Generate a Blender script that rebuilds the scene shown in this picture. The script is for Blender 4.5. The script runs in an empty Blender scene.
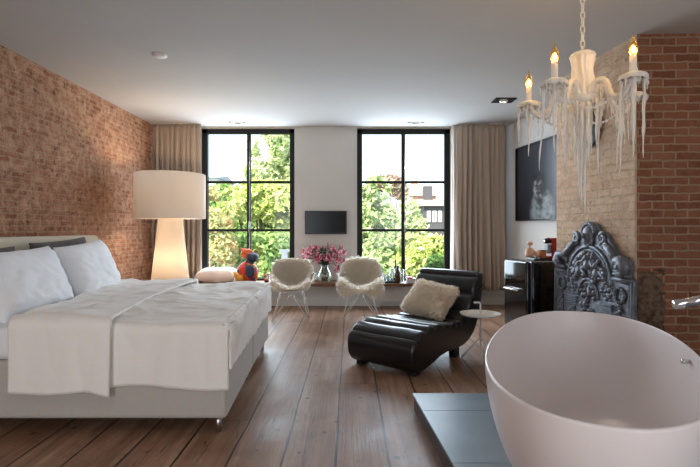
import bpy, bmesh, math, random
import numpy as np
from mathutils import Vector, Matrix, noise
PI = math.pi
SC = bpy.context.scene
COL = SC.collection
random.seed(7); RNG = np.random.default_rng(7)

# ------------------------------------------------------------------ camera
F, CX, HY, CZ = 467.0, 350.0, 229.0, 1.2
cam = bpy.data.cameras.new('camera'); camo = bpy.data.objects.new('camera', cam); COL.objects.link(camo)
camo.location = (0, 0, CZ); camo.rotation_euler = (PI/2, 0, 0)
cam.sensor_width = 36.0; cam.lens = 36.0*F/700; cam.shift_y = (HY-233.5)/700; cam.clip_start = .05; cam.clip_end = 500
SC.camera = camo
# ------------------------------------------------------------------ world, sun, large lights, exposure
w = bpy.data.worlds.new('world'); SC.world = w; w.use_nodes = True
bg = w.node_tree.nodes['Background']; bg.inputs[0].default_value = (.76, .88, 1.0, 1); bg.inputs[1].default_value = 2.8
def light(name, kind, loc, energy, color=(1, 1, 1), rot=(0, 0, 0), **kw):
    d = bpy.data.lights.new(name, kind); d.energy = energy; d.color = color
    for k, v in kw.items(): setattr(d, k, v)
    o = bpy.data.objects.new(name, d); COL.objects.link(o); o.location = loc; o.rotation_euler = rot
    return o
light('sun', 'SUN', (0, -10, 30), 14, (1, .93, .80), (math.radians(46), 0, math.radians(-28)), angle=.01)
# fill lights added behind the camera, set before two made-up rear windows
light('rear_fill', 'AREA', (-2.0, -2.45, 1.5), 32, (.97, .98, 1.0), (PI/2, 0, 0), shape='RECTANGLE', size=1.7, size_y=2.1)
light('rear_fill', 'AREA', (1.7, -2.45, 1.5), 26, (.97, .98, 1.0), (PI/2, 0, 0), shape='RECTANGLE', size=1.7, size_y=2.1)
# daylight entering by the two street windows
for _x in (-1.63, .859):
    light('window_daylight', 'AREA', (_x, 7.40, 1.58), 70, (.72, .86, 1.0), (-PI/2, 0, 0), shape='RECTANGLE', size=1.4, size_y=2.3)
vs = SC.view_settings; vs.view_transform = 'Standard'; vs.look = 'None'; vs.gamma = 1; vs.exposure = 0.0; vs.use_curve_mapping = False
SC.cycles.use_denoising = True
SC.cycles.max_bounces = 8; SC.cycles.transparent_max_bounces = 16; SC.cycles.sample_clamp_indirect = 4

def P(x, y, Y):
    "point seen at photo pixel x, y when it stands Y metres into the room"
    return Vector(((x-CX)/F*Y, Y, CZ-(y-HY)/F*Y))

# ------------------------------------------------------------------ materials
def srgb(r, g, b):
    f = lambda c: (c/255/12.92) if c/255 <= .04045 else ((c/255+.055)/1.055)**2.4
    return (f(r), f(g), f(b), 1)
class N:
    def __init__(s, name):
        s.m = bpy.data.materials.new(name); s.m.use_nodes = True; s.t = s.m.node_tree
        s.b = s.t.nodes['Principled BSDF']; s.out = s.t.nodes['Material Output']
    def n(s, typ, ins={}, **props):
        x = s.t.nodes.new(typ)
        for k, v in props.items(): setattr(x, k, v)
        for k, v in ins.items(): s.put(x.inputs[k], v)
        return x
    def put(s, sock, v):
        if isinstance(v, bpy.types.NodeSocket): s.t.links.new(v, sock)
        else: sock.default_value = v
    def math(s, op, a, b=0.0, c=0.0):
        x = s.n('ShaderNodeMath', {0: a, 1: b, 2: c}, operation=op); return x.outputs[0]
    def mix(s, fac, a, b, mode='MIX'):
        x = s.n('ShaderNodeMix', data_type='RGBA', blend_type=mode)
        s.put(x.inputs[0], fac); s.put(x.inputs[6], a); s.put(x.inputs[7], b); return x.outputs[2]
    def noise(s, scale, vec=None, detail=4, rough=.55):
        ins = {'Scale': scale, 'Detail': detail, 'Roughness': rough}
        if vec is not None: ins['Vector'] = vec
        return s.n('ShaderNodeTexNoise', ins).outputs[0]
    def ramp(s, fac, stops):
        x = s.n('ShaderNodeValToRGB', {0: fac}); e = x.color_ramp.elements
        while len(e) < len(stops): e.new(.5)
        for k, (p, c) in enumerate(stops): e[k].position = p; e[k].color = c if len(c) == 4 else (*c, 1)
        return x.outputs[0]
    def bump(s, h, strength=.3, dist=.01):
        x = s.n('ShaderNodeBump', {'Strength': strength, 'Distance': dist, 'Height': h}); s.put(s.b.inputs['Normal'], x.outputs[0])
    def pos(s): return s.n('ShaderNodeNewGeometry').outputs['Position']
    def obj(s): return s.n('ShaderNodeTexCoord').outputs['Object']
    def set(s, **kw):
        names = {'color': 'Base Color', 'rough': 'Roughness', 'metal': 'Metallic', 'spec': 'Specular IOR Level', 'trans': 'Transmission Weight',
                 'ior': 'IOR', 'coat': 'Coat Weight', 'sheen': 'Sheen Weight', 'ecol': 'Emission Color', 'estr': 'Emission Strength', 'alpha': 'Alpha', 'sub': 'Subsurface Weight'}
        for k, v in kw.items(): s.put(s.b.inputs[names[k]], v)
        return s
def G(v): return (v, v, v, 1)
def mat(name, col, rough=.5, metal=0, var=.08, vscale=6, bump=0, bscale=60, **kw):
    n = N(name); v = n.pos()
    nz = n.noise(vscale, v)
    f = n.n('ShaderNodeMapRange', {0: nz, 1: .3, 2: .7, 3: 1-var, 4: 1+var}).outputs[0]
    c = n.n('ShaderNodeVectorMath', {0: col[:3], 3: f}, operation='SCALE').outputs[0]
    n.set(color=c, rough=rough, metal=metal, **kw)
    if bump: n.bump(n.noise(bscale, v), bump, .01)
    return n.m

def brick_mat(name, axis, c1, c2, mortar, wash, washamt, bw=.2, rh=.068, ms=.010, patch=None, jag=.014, dark=.35):
    n = N(name); p = n.pos(); s = n.n('ShaderNodeSeparateXYZ', {0: p})
    u = s.outputs[axis]; z = s.outputs[2]
    d1 = n.math('MULTIPLY', n.math('SUBTRACT', n.noise(5, p), .5), jag*2.2)
    d2 = n.math('MULTIPLY', n.math('SUBTRACT', n.noise(14, p), .5), jag)
    v = n.n('ShaderNodeCombineXYZ', {0: n.math('ADD', u, d1), 1: n.math('ADD', z, d2), 2: 0.0}).outputs[0]
    bt = n.n('ShaderNodeTexBrick', {'Vector': v, 'Color1': c1, 'Color2': c2, 'Mortar': mortar, 'Scale': 1.0, 'Mortar Size': ms, 'Mortar Smooth': .35, 'Bias': 0.0, 'Brick Width': bw, 'Row Height': rh})
    col = bt.outputs[0]
    big = n.noise(2.2, p, 6, .65); mid = n.noise(11, p, 5, .6); fine = n.noise(55, p, 4, .7)
    wm = n.n('ShaderNodeMapRange', {0: n.math('ADD', n.math('MULTIPLY', mid, .65), n.math('MULTIPLY', fine, .45)), 1: .50, 2: .66, 3: 0, 4: washamt}).outputs[0]
    col = n.mix(wm, col, wash)
    dk = n.n('ShaderNodeMapRange', {0: n.noise(17, p, 5, .65), 1: .58, 2: .72, 3: 0, 4: dark}).outputs[0]
    col = n.mix(dk, col, srgb(62, 40, 32))
    col = n.mix(.7, col, n.ramp(big, [(.3, G(.72)), (.7, G(1.0))]), 'MULTIPLY')
    if patch:
        x0, x1, z0, z1 = patch
        e = n.math('MULTIPLY', n.math('SUBTRACT', n.noise(9, p, 4), .5), .25)
        uu = n.math('ADD', u, e); zz = n.math('ADD', z, e)
        m1 = n.math('MULTIPLY', n.math('GREATER_THAN', uu, x0), n.math('LESS_THAN', uu, x1))
        m2 = n.math('MULTIPLY', n.math('GREATER_THAN', zz, z0), n.math('LESS_THAN', zz, z1))
        col = n.mix(n.math('MULTIPLY', n.math('MULTIPLY', m1, m2), .85), col, n.ramp(n.noise(22, p, 5), [(.35, srgb(52, 44, 38)), (.65, srgb(124, 108, 92))]))
    n.set(color=col, rough=.9, spec=.2)
    h = n.math('ADD', n.math('MULTIPLY', bt.outputs[1], -.8), n.math('ADD', n.math('MULTIPLY', fine, .5), n.math('MULTIPLY', mid, 1.1)))
    n.bump(h, .9, .022)
    return n.m

def floor_mat():
    n = N('old_pine_boards'); p = n.pos(); s = n.n('ShaderNodeSeparateXYZ', {0: p})
    PWID = .277
    wob = n.math('MULTIPLY', n.math('SUBTRACT', n.noise(1.1, p, 2), .5), .02)
    ux = n.math('DIVIDE', n.math('ADD', n.math('ADD', s.outputs[0], wob), 10*PWID+.075), PWID)
    idx = n.math('FLOOR', ux); fx = n.math('FRACT', ux)
    r1 = n.n('ShaderNodeTexWhiteNoise', {'W': idx}, noise_dimensions='1D').outputs[0]
    uy = n.math('ADD', n.math('DIVIDE', s.outputs[1], 3.1), n.math('MULTIPLY', r1, 7.0))
    idy = n.math('FLOOR', uy); fy = n.math('FRACT', uy)
    cell = n.n('ShaderNodeCombineXYZ', {0: idx, 1: idy, 2: 0.0}).outputs[0]
    r2 = n.n('ShaderNodeTexWhiteNoise', {'Vector': cell}, noise_dimensions='3D').outputs[0]
    gv = n.n('ShaderNodeCombineXYZ', {0: n.math('MULTIPLY', s.outputs[0], 16.0), 1: n.math('MULTIPLY', s.outputs[1], .9), 2: n.math('MULTIPLY', r2, 30.0)}).outputs[0]
    grain = n.noise(1.0, gv, 6, .6)
    gf = n.noise(1.0, n.n('ShaderNodeCombineXYZ', {0: n.math('MULTIPLY', s.outputs[0], 70.0), 1: n.math('MULTIPLY', s.outputs[1], 3.0), 2: r2}).outputs[0], 4, .6)
    worn = n.noise(1.6, p, 5, .6)
    col = n.ramp(n.math('ADD', n.math('MULTIPLY', grain, .6), n.math('MULTIPLY', worn, .4)), [(.30, srgb(104, 76, 59)), (.5, srgb(150, 117, 95)), (.72, srgb(190, 162, 139))])
    col = n.mix(n.math('MULTIPLY', r2, .30), col, srgb(120, 82, 58))
    col = n.mix(n.n('ShaderNodeMapRange', {0: gf, 1: .55, 2: .75, 3: 0, 4: .35}).outputs[0], col, srgb(66, 42, 30))
    # dark stains and nail holes
    st = n.n('ShaderNodeMapRange', {0: n.noise(1.0, n.n('ShaderNodeCombineXYZ', {0: n.math('MULTIPLY', s.outputs[0], 9.0), 1: n.math('MULTIPLY', s.outputs[1], 3.2), 2: 4.0}).outputs[0], 5, .7), 1: .62, 2: .72, 3: 0, 4: .8}).outputs[0]
    col = n.mix(st, col, srgb(52, 34, 26))
    vo = n.n('ShaderNodeTexVoronoi', {'Vector': p, 'Scale': 4.5, 'Randomness': 1.0}).outputs['Distance']
    hole = n.math('LESS_THAN', vo, .085)
    col = n.mix(n.math('MULTIPLY', hole, .8), col, srgb(34, 22, 17))
    # long drying cracks along the grain
    ck_ = n.noise(1.0, n.n('ShaderNodeCombineXYZ', {0: n.math('MULTIPLY', s.outputs[0], 22.0), 1: n.math('MULTIPLY', s.outputs[1], .8), 2: n.math('MULTIPLY', r2, 50.0)}).outputs[0], 3, .5)
    crk = n.math('LESS_THAN', n.math('ABSOLUTE', n.math('SUBTRACT', ck_, .60)), .0035)
    col = n.mix(n.math('MULTIPLY', crk, .65), col, srgb(40, 28, 22))
    dirt = n.n('ShaderNodeMapRange', {0: n.noise(4.5, p, 6, .7), 1: .52, 2: .70, 3: 0, 4: .5}).outputs[0]
    col = n.mix(dirt, col, srgb(84, 60, 46))
    # open joints, of uneven width
    gw = n.math('ADD', .010, n.math('MULTIPLY', n.math('POWER', n.noise(3.0, n.n('ShaderNodeCombineXYZ', {0: idx, 1: s.outputs[1], 2: 0.0}).outputs[0], 3), 2.0), .05))
    edge = n.math('MINIMUM', fx, n.math('SUBTRACT', 1.0, fx))
    gap = n.math('MAXIMUM', n.math('LESS_THAN', edge, gw), n.math('LESS_THAN', fy, .0022))
    col = n.mix(n.math('MULTIPLY', gap, .93), col, srgb(26, 18, 15))
    rg = n.n('ShaderNodeMapRange', {0: worn, 1: .3, 2: .7, 3: .30, 4: .55}).outputs[0]
    n.set(color=col, rough=rg, spec=.32)
    n.bump(n.math('ADD', n.math('MULTIPLY', gap, -3.0), n.math('ADD', gf, grain)), .25, .006)
    return n.m

def cloth_mat(name, col, weave=260, wr=0.0, rough=.9, sheen=.15, var=.05):
    n = N(name); p = n.obj()
    f = n.n('ShaderNodeMapRange', {0: n.noise(weave, p, 2), 1: .3, 2: .7, 3: 1-var, 4: 1+var}).outputs[0]
    n.set(color=n.n('ShaderNodeVectorMath', {0: col[:3], 3: f}, operation='SCALE').outputs[0], rough=rough, sheen=sheen, spec=.2)
    h = n.noise(weave, p, 2)
    if wr: h = n.math('ADD', n.math('MULTIPLY', h, .12), n.math('MULTIPLY', n.noise(6, p, 5, .6), wr*1.5))
    n.bump(h, .35, .012 if wr else .002)
    return n.m

def glass_mat(name, tint=(1, 1, 1, 1), refl=.06):
    n = N(name)
    tr = n.n('ShaderNodeBsdfTransparent', {0: tint}); gl = n.n('ShaderNodeBsdfGlossy', {0: G(1), 'Roughness': .02})
    fr = n.n('ShaderNodeLayerWeight', {0: .25}).outputs['Fresnel']
    fac = n.math('ADD', n.math('MULTIPLY', fr, .4), refl)
    mx = n.n('ShaderNodeMixShader', {0: fac, 1: tr.outputs[0], 2: gl.outputs[0]})
    n.t.links.new(mx.outputs[0], n.out.inputs[0]); return n.m

def shade_mat(name, col, tl=.45):
    n = N(name); c = n.mix(.06, col, n.noise(120, n.obj()), 'MULTIPLY')
    d = n.n('ShaderNodeBsdfDiffuse', {0: c}); t = n.n('ShaderNodeBsdfTranslucent', {0: c})
    mx = n.n('ShaderNodeMixShader', {0: tl, 1: d.outputs[0], 2: t.outputs[0]})
    n.t.links.new(mx.outputs[0], n.out.inputs[0]); return n.m

def leaf_mat(name, cols, tl=.35):
    n = N(name); r = n.n('ShaderNodeNewGeometry').outputs['Random Per Island']
    k = len(cols); c = n.ramp(r, [(i/(max(k-1, 1)), cols[i]) for i in range(k)])
    d = n.n('ShaderNodeBsdfDiffuse', {0: c}); t = n.n('ShaderNodeBsdfTranslucent', {0: c})
    mx = n.n('ShaderNodeMixShader', {0: tl, 1: d.outputs[0], 2: t.outputs[0]})
    n.t.links.new(mx.outputs[0], n.out.inputs[0]); return n.m

def fur_mat(name, cols):
    n = N(name); r = n.n('ShaderNodeNewGeometry').outputs['Random Per Island']
    c = n.ramp(r, [(0, cols[0]), (1, cols[1])])
    d = n.n('ShaderNodeBsdfDiffuse', {0: c}); t = n.n('ShaderNodeBsdfTranslucent', {0: c})
    mx = n.n('ShaderNodeMixShader', {0: .58, 1: d.outputs[0], 2: t.outputs[0]})
    n.t.links.new(mx.outputs[0], n.out.inputs[0]); return n.m

def emit_mat(name, col, strength):
    n = N(name); n.set(color=col, ecol=col, estr=strength, rough=.4); return n.m

M = dict(
    ceiling=mat('ceiling_plaster', srgb(186, 183, 181), .9, var=.02, vscale=1.5),
    white=mat('white_plaster', srgb(220, 217, 212), .85, var=.02, vscale=2),
    trimwhite=mat('white_paint', srgb(226, 224, 220), .5, var=.015),
    floor=floor_mat(),
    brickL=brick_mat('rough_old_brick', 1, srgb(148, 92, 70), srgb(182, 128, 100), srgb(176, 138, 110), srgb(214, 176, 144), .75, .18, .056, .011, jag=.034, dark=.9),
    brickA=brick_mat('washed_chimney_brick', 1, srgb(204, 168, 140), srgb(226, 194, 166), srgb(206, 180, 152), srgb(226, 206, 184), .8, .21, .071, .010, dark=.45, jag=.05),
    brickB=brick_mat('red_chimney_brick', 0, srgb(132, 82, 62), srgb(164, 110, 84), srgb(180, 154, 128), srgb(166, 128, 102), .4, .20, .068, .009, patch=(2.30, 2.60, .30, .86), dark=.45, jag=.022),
    frame=mat('black_window_paint', srgb(24, 26, 28), .5, var=.04, spec=.3),
    glass=glass_mat('window_glass', refl=.015), vglass=glass_mat('clear_glass', (.93, .96, .95, 1), .08),
    bulbglass=glass_mat('amber_bulb_glass', (1, .80, .48, 1), .05),
    board=mat('brown_wood', srgb(110, 72, 50), .35, var=.22, vscale=9, bump=.1),
    sillwhite=mat('white_marble', srgb(206, 204, 200), .3, var=.03),
    curtain=cloth_mat('taupe_linen', srgb(176, 160, 144), 160, var=.07),
    lining=cloth_mat('pale_curtain_lining', srgb(214, 204, 192), 160),
    bedbase=cloth_mat('greige_upholstery', srgb(190, 184, 176), 220, var=.06),
    headb=cloth_mat('beige_upholstery', srgb(214, 202, 180), 200, var=.05),
    sheet=cloth_mat('white_cotton', srgb(246, 247, 250), 300, .5),
    duvet=cloth_mat('white_duvet_cotton', srgb(248, 244, 238), 300, .55),
    greyp=cloth_mat('charcoal_cotton', srgb(88, 82, 80), 260, .5),
    steel=mat('brushed_steel', srgb(190, 190, 190), .28, 1, var=.03), chrome=mat('chrome', srgb(222, 222, 224), .07, 1, var=.01),
    shade=shade_mat('white_lampshade_fabric', srgb(246, 238, 228), .5), lampbody=shade_mat('white_lamp_body', srgb(240, 226, 208), .5),
    black=mat('black_plastic', srgb(20, 20, 22), .35, var=.05), screen=mat('tv_glass', srgb(10, 11, 13), .2, var=.02, spec=.25),
    blackgloss=mat('black_enamel', srgb(10, 10, 12), .08, var=.02, coat=.6),
    leather=mat('black_leather', srgb(18, 20, 24), .28, var=.12, vscale=14, bump=.08, bscale=120, spec=.75),
    plastic=mat('white_shell_plastic', srgb(232, 231, 226), .35, var=.01), wire=mat('white_wire', srgb(222, 222, 220), .35, var=.02),
    fur=fur_mat('cream_sheepskin', [srgb(246, 236, 220), srgb(254, 251, 245)]), hide=mat('cream_hide', srgb(246, 234, 216), .9, var=.05),
    fur2=fur_mat('ivory_fur', [srgb(240, 228, 210), srgb(252, 247, 238)]),
    tub=mat('matte_stone_resin', srgb(238, 230, 229), .30, var=.01, vscale=2, spec=.4),
    slate=mat('blue_grey_tile', srgb(112, 134, 150), .32, var=.12, vscale=3.5, bump=.04), grout=mat('tile_grout', srgb(122, 126, 128), .8),
    sidewood=mat('dark_wood_facing', srgb(74, 58, 50), .5, var=.2),
    iron=mat('graphite_cast_iron', srgb(112, 116, 124), .34, .55, var=.25, vscale=14, bump=.6, bscale=55),
    wax=mat('white_wax', srgb(242, 236, 226), .45, var=.04, vscale=20, sub=.1),
    flame=emit_mat('glowing_filament', (1, .55, .16, 1), 30), spot=emit_mat('lit_spot_lens', (1, .9, .72, 1), 4), spot_off=mat('grey_lens', srgb(205, 205, 200), .3),
    red=mat('red_plastic', srgb(150, 18, 26), .25, var=.03), grey=mat('grey_plastic', srgb(120, 126, 136), .4),
    peach=mat('peach_ceramic', srgb(224, 176, 146), .4), amber=mat('amber_card', srgb(198, 104, 50), .5, var=.2, vscale=30),
    leafd=mat('lily_leaf', srgb(44, 70, 36), .5, var=.25, vscale=30), stem=mat('lily_stem_green', srgb(70, 96, 48), .5),
    water=mat('vase_water', srgb(96, 112, 84), .1, var=.3, vscale=25),
    amberglass=mat('brown_bottle_glass', srgb(70, 42, 26), .12, var=.1), navy=mat('navy_label', srgb(40, 46, 84), .5), redcard=mat('red_card', srgb(206, 62, 58), .5), paper=mat('white_card', srgb(216, 214, 212), .6),
)
def petal_mat():
    n = N('pink_lily_petal'); p = n.pos()
    n.set(color=n.ramp(n.noise(45, p, 3), [(.36, srgb(140, 26, 58)), (.5, srgb(196, 74, 104)), (.62, srgb(232, 186, 190))]), rough=.5); return n.m
M['petal'] = petal_mat(); M['bud'] = mat('lily_bud', srgb(206, 138, 140), .5, var=.2, vscale=30)

# ------------------------------------------------------------------ mesh builder
ORG = {}
class MB:
    def __init__(s, T=None): s.v = []; s.f = []; s.sm = []; s.mi = []; s.T = T
    def add(s, vs, fs, smooth=True, mi=0, T=None):
        b = len(s.v)
        for v in vs:
            v = Vector(v)
            if T is not None: v = T @ v
            if s.T is not None: v = s.T @ v
            s.v.append(v)
        for f in fs: s.f.append([b+i for i in f]); s.sm.append(smooth); s.mi.append(mi)
        return s
    def box(s, x0, x1, y0, y1, z0, z1, mi=0, T=None):
        vs = [(x, y, z) for z in (z0, z1) for y in (y0, y1) for x in (x0, x1)]
        return s.add(vs, [(0, 2, 3, 1), (4, 5, 7, 6), (0, 1, 5, 4), (2, 6, 7, 3), (0, 4, 6, 2), (1, 3, 7, 5)], False, mi, T)
    def prism(s, poly, z0, z1, mi=0, T=None, smooth=False):
        n = len(poly); vs = [(x, y, z0) for x, y in poly]+[(x, y, z1) for x, y in poly]
        s.add(vs, [list(range(n))[::-1], list(range(n, 2*n))], False, mi, T)
        return s.add(vs, [(i, (i+1) % n, n+(i+1) % n, n+i) for i in range(n)], smooth, mi, T)
    def tube(s, path, r, n=8, mi=0, closed=False, T=None, flat=1.0):
        path = [Vector(p) for p in path]; m = len(path)
        if not hasattr(r, '__len__'): r = [r]*m
        vs = []; up = None
        for i, p in enumerate(path):
            if closed: t = path[(i+1) % m]-path[i-1]
            else: t = path[min(i+1, m-1)]-path[max(i-1, 0)]
            if t.length < 1e-9: t = Vector((0, 0, 1))
            t.normalize()
            if up is None: up = t.orthogonal().normalized()
            up = (up-t*up.dot(t))
            up = up.normalized() if up.length > 1e-6 else t.orthogonal().normalized()
            b = t.cross(up)
            for k in range(n):
                a = 2*PI*k/n; vs.append(p+(up*math.cos(a)+b*math.sin(a)*flat)*r[i])
        fs = []
        for i in range(m if closed else m-1):
            j = (i+1) % m
            for k in range(n): fs.append((i*n+k, i*n+(k+1) % n, j*n+(k+1) % n, j*n+k))
        s.add(vs, fs, True, mi, T)
        if not closed: s.add(vs[:n], [list(range(n))[::-1]], True, mi, T); s.add(vs[-n:], [list(range(n))], True, mi, T)
        return s
    def lathe(s, prof, c=(0, 0, 0), n=24, mi=0, T=None, closed=False):
        c = Vector(c); vs = [c+Vector((r*math.cos(2*PI*k/n), r*math.sin(2*PI*k/n), z)) for r, z in prof for k in range(n)]
        m = len(prof); fs = [(i*n+k, i*n+(k+1) % n, ((i+1) % m)*n+(k+1) % n, ((i+1) % m)*n+k) for i in range(m if closed else m-1) for k in range(n)]
        return s.add(vs, fs, True, mi, T)
    def ell(s, c, r, nu=14, nv=8, mi=0, T=None, fn=None):
        c = Vector(c); r = r if hasattr(r, '__len__') else (r, r, r); vs = []
        for i in range(nv+1):
            th = PI*i/nv
            for k in range(nu):
                ph = 2*PI*k/nu; d = Vector((math.sin(th)*math.cos(ph), math.sin(th)*math.sin(ph), math.cos(th)))
                q = fn(d) if fn else 1
                vs.append(c+Vector((d.x*r[0]*q, d.y*r[1]*q, d.z*r[2]*q)))
        fs = [(i*nu+k, (i+1)*nu+k, (i+1)*nu+(k+1) % nu, i*nu+(k+1) % nu) for i in range(nv) for k in range(nu)]
        return s.add(vs, fs, True, mi, T)
    def grid(s, fn, nu, nv, mi=0, T=None, smooth=True):
        vs = [fn(i/nu, j/nv) for i in range(nu+1) for j in range(nv+1)]; w = nv+1
        return s.add(vs, [(i*w+j, (i+1)*w+j, (i+1)*w+j+1, i*w+j+1) for i in range(nu) for j in range(nv)], smooth, mi, T)
    def torus(s, c, R, r, T=None, n=20, m=8, mi=0, a0=0, a1=2*PI):
        full = abs(a1-a0-2*PI) < 1e-6; c = Vector(c)
        pth = [c+Vector((R*math.cos(a0+(a1-a0)*i/n), R*math.sin(a0+(a1-a0)*i/n), 0)) for i in range(n if full else n+1)]
        return s.tube(pth, r, m, mi, full, T)
    def build(s, name, mats, parent=None, bev=0, sub=0, solid=0, weld=True, soff=1, bseg=2):
        mats = mats if isinstance(mats, (list, tuple)) else [mats]
        if parent is not None: org = ORG[parent.name]
        else:
            a = np.array([tuple(v) for v in s.v]); org = Vector(((a[:, 0].min()+a[:, 0].max())/2, (a[:, 1].min()+a[:, 1].max())/2, a[:, 2].min()))
        me = bpy.data.meshes.new(name); me.from_pydata([tuple(v-org) for v in s.v], [], s.f)
        for p, q, k in zip(me.polygons, s.sm, s.mi): p.use_smooth = q; p.material_index = k
        for m in mats: me.materials.append(m)
        if weld:
            bm = bmesh.new(); bm.from_mesh(me); bmesh.ops.remove_doubles(bm, verts=bm.verts, dist=1e-5)
            bmesh.ops.recalc_face_normals(bm, faces=bm.faces); bm.to_mesh(me); bm.free()
        o = bpy.data.objects.new(name, me); COL.objects.link(o)
        if parent is not None: o.parent = parent
        else: o.location = org
        ORG[o.name] = org
        if solid:
            d = o.modifiers.new('thickness', 'SOLIDIFY'); d.thickness = solid; d.offset = soff
        if bev:
            d = o.modifiers.new('edges', 'BEVEL'); d.width = bev; d.segments = bseg; d.limit_method = 'ANGLE'; d.angle_limit = math.radians(40)
        if sub:
            d = o.modifiers.new('smooth', 'SUBSURF'); d.levels = sub; d.render_levels = sub
        return o
def tag(o, label, cat, group=None):
    o['label'] = label; o['category'] = cat
    if group: o['group'] = group
    return o
def struct(o): o['kind'] = 'structure'; return o
def thing(name, loc, label, cat, group=None):
    o = bpy.data.objects.new(name, None); COL.objects.link(o); o.location = loc; o.empty_display_size = .1
    ORG[o.name] = Vector(loc); return tag(o, label, cat, group)
def nz(x, y, z=0, s=1.0): return noise.noise(Vector((x*s, y*s, z*s)))
def RZ(loc, a): return Matrix.Translation(Vector(loc)) @ Matrix.Rotation(a, 4, 'Z')
def frame(o, ux, uy, uz):
    m = Matrix.Identity(4)
    for i in range(3): m[i][0] = ux[i]; m[i][1] = uy[i]; m[i][2] = uz[i]; m[i][3] = o[i]
    return m
def catmull(pts, n):
    pts = [Vector(p) for p in pts]; out = []
    q = [2*pts[0]-pts[1]]+pts+[2*pts[-1]-pts[-2]]
    for i in range(1, len(q)-2):
        for k in range(n):
            t = k/n; a, b, c, d = q[i-1], q[i], q[i+1], q[i+2]
            out.append(.5*((2*b)+(-a+c)*t+(2*a-5*b+4*c-d)*t*t+(-a+3*b-3*c+d)*t**3))
    out.append(pts[-1]); return out
def lerpk(t, keys):
    for (a, va), (b, vb) in zip(keys, keys[1:]):
        if t <= b:
            k = (t-a)/(b-a) if b > a else 0; k = k*k*(3-2*k); return va+(vb-va)*k
    return keys[-1][1]

# ------------------------------------------------------------------ the room
H = 2.82; YW = 7.42; XL = -3.07; YR = -2.6
def xr(Y): return 3.477-.137*Y
ZS = .385
fl = struct(MB().box(XL-.2, 4.1, YR-.2, YW+.1, -.12, 0).build('floor', M['floor']))
struct(MB().box(XL-.3, 4.1, YR-.3, YW+.5, H, H+.25).build('ceiling', M['ceiling']))
struct(MB().box(XL-.25, XL, YR-.2, YW+.4, 0, H).build('wall_left', M['brickL']))
W1 = (-2.377, -.883); W2 = (.112, 1.606); ZT = 2.806
wb = MB()
for a, b in ((XL, W1[0]), (W1[1], W2[0]), (W2[1], 2.75)): wb.box(a, b, YW, YW+.38, 0, H)
for a, b in (W1, W2): wb.box(a, b, YW, YW+.38, 0, ZS-.03); wb.box(a, b, YW, YW+.38, ZT, H)
struct(wb.build('wall_back', M['white']))
struct(MB().prism([(xr(YW+.4), YW+.4), (xr(YR-.2), YR-.2), (xr(YR-.2)+.25, YR-.2), (xr(YW+.4)+.25, YW+.4)], 0, H).build('wall_right', M['white']))
wr = MB()
WR = ((-2.85, -1.15), (.85, 2.55))  # openings made for the added rear windows
wr.box(XL, -2.85, YR-.2, YR, 0, H); wr.box(-1.15, .85, YR-.2, YR, 0, H); wr.box(2.55, 3.84, YR-.2, YR, 0, H)
for a, b in WR: wr.box(a, b, YR-.2, YR, 0, .4); wr.box(a, b, YR-.2, YR, 2.7, H)
struct(wr.build('wall_rear', M['white']))
# pier between the windows, and baseboards
struct(MB().box(-.795, .035, YW-.035, YW, ZS+.01, H).build('trim_1', M['white'], bev=.004))
struct(MB().box(-3.05, 2.47, YW-.025, YW, 0, .13).build('baseboard_back', M['trimwhite'], bev=.006))
struct(MB().prism([(xr(YW)-.02, YW-.025), (xr(5.15)-.02, 5.15), (xr(5.15), 5.15), (xr(YW), YW-.025)], 0, .13).build('baseboard_right', M['trimwhite']))
# chimney breast
cc = MB(); ca = (2.387, 3.884); cb = (2.27, 5.13); cd = (xr(5.13)+.02, 5.13); ce = (xr(3.86)+.05, 3.86)
poly = [ca, cb, cd, ce]; n4 = 4
def jag(z, s): return .012*nz(z*5, s*9.1)+.008*nz(z*14, s*3.3)
nzl = 60
def side(a, b, k, nu, m):
    def fn(u, v):
        z = v*H; f = math.sin(PI*min(max(u, 0), 1))
        x = a[0]+(b[0]-a[0])*u; y = a[1]+(b[1]-a[1])*u
        ee = .016*nz(z*6, 3.1)+.010*nz(z*17, 8.2) if m != 2 else 0
        wgt = (1-u) if m == 0 else u
        d = .007*nz(x*7+y*7, z*9, k)
        if m == 0: return (x-d*f-ee*max(0, 1-u*8), y-ee*max(0, 1-u*8), z)
        return (x-ee*max(0, 1-(1-u)*8), y-d*f-ee*max(0, 1-(1-u)*8), z)
    cc.grid(fn, nu, nzl, m)
side(ca, cb, 1, 30, 0); side(ce, ca, 2, 16, 1)
cc.add([(*cb, 0), (*cd, 0), (*cd, H), (*cb, H)], [(0, 1, 2, 3)], False, 0)
cc.add([(*cd, 0), (*ce, 0), (*ce, H), (*cd, H)], [(0, 1, 2, 3)], False, 1)
struct(cc.build('chimney_breast', [M['brickA'], M['brickB']]))

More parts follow.
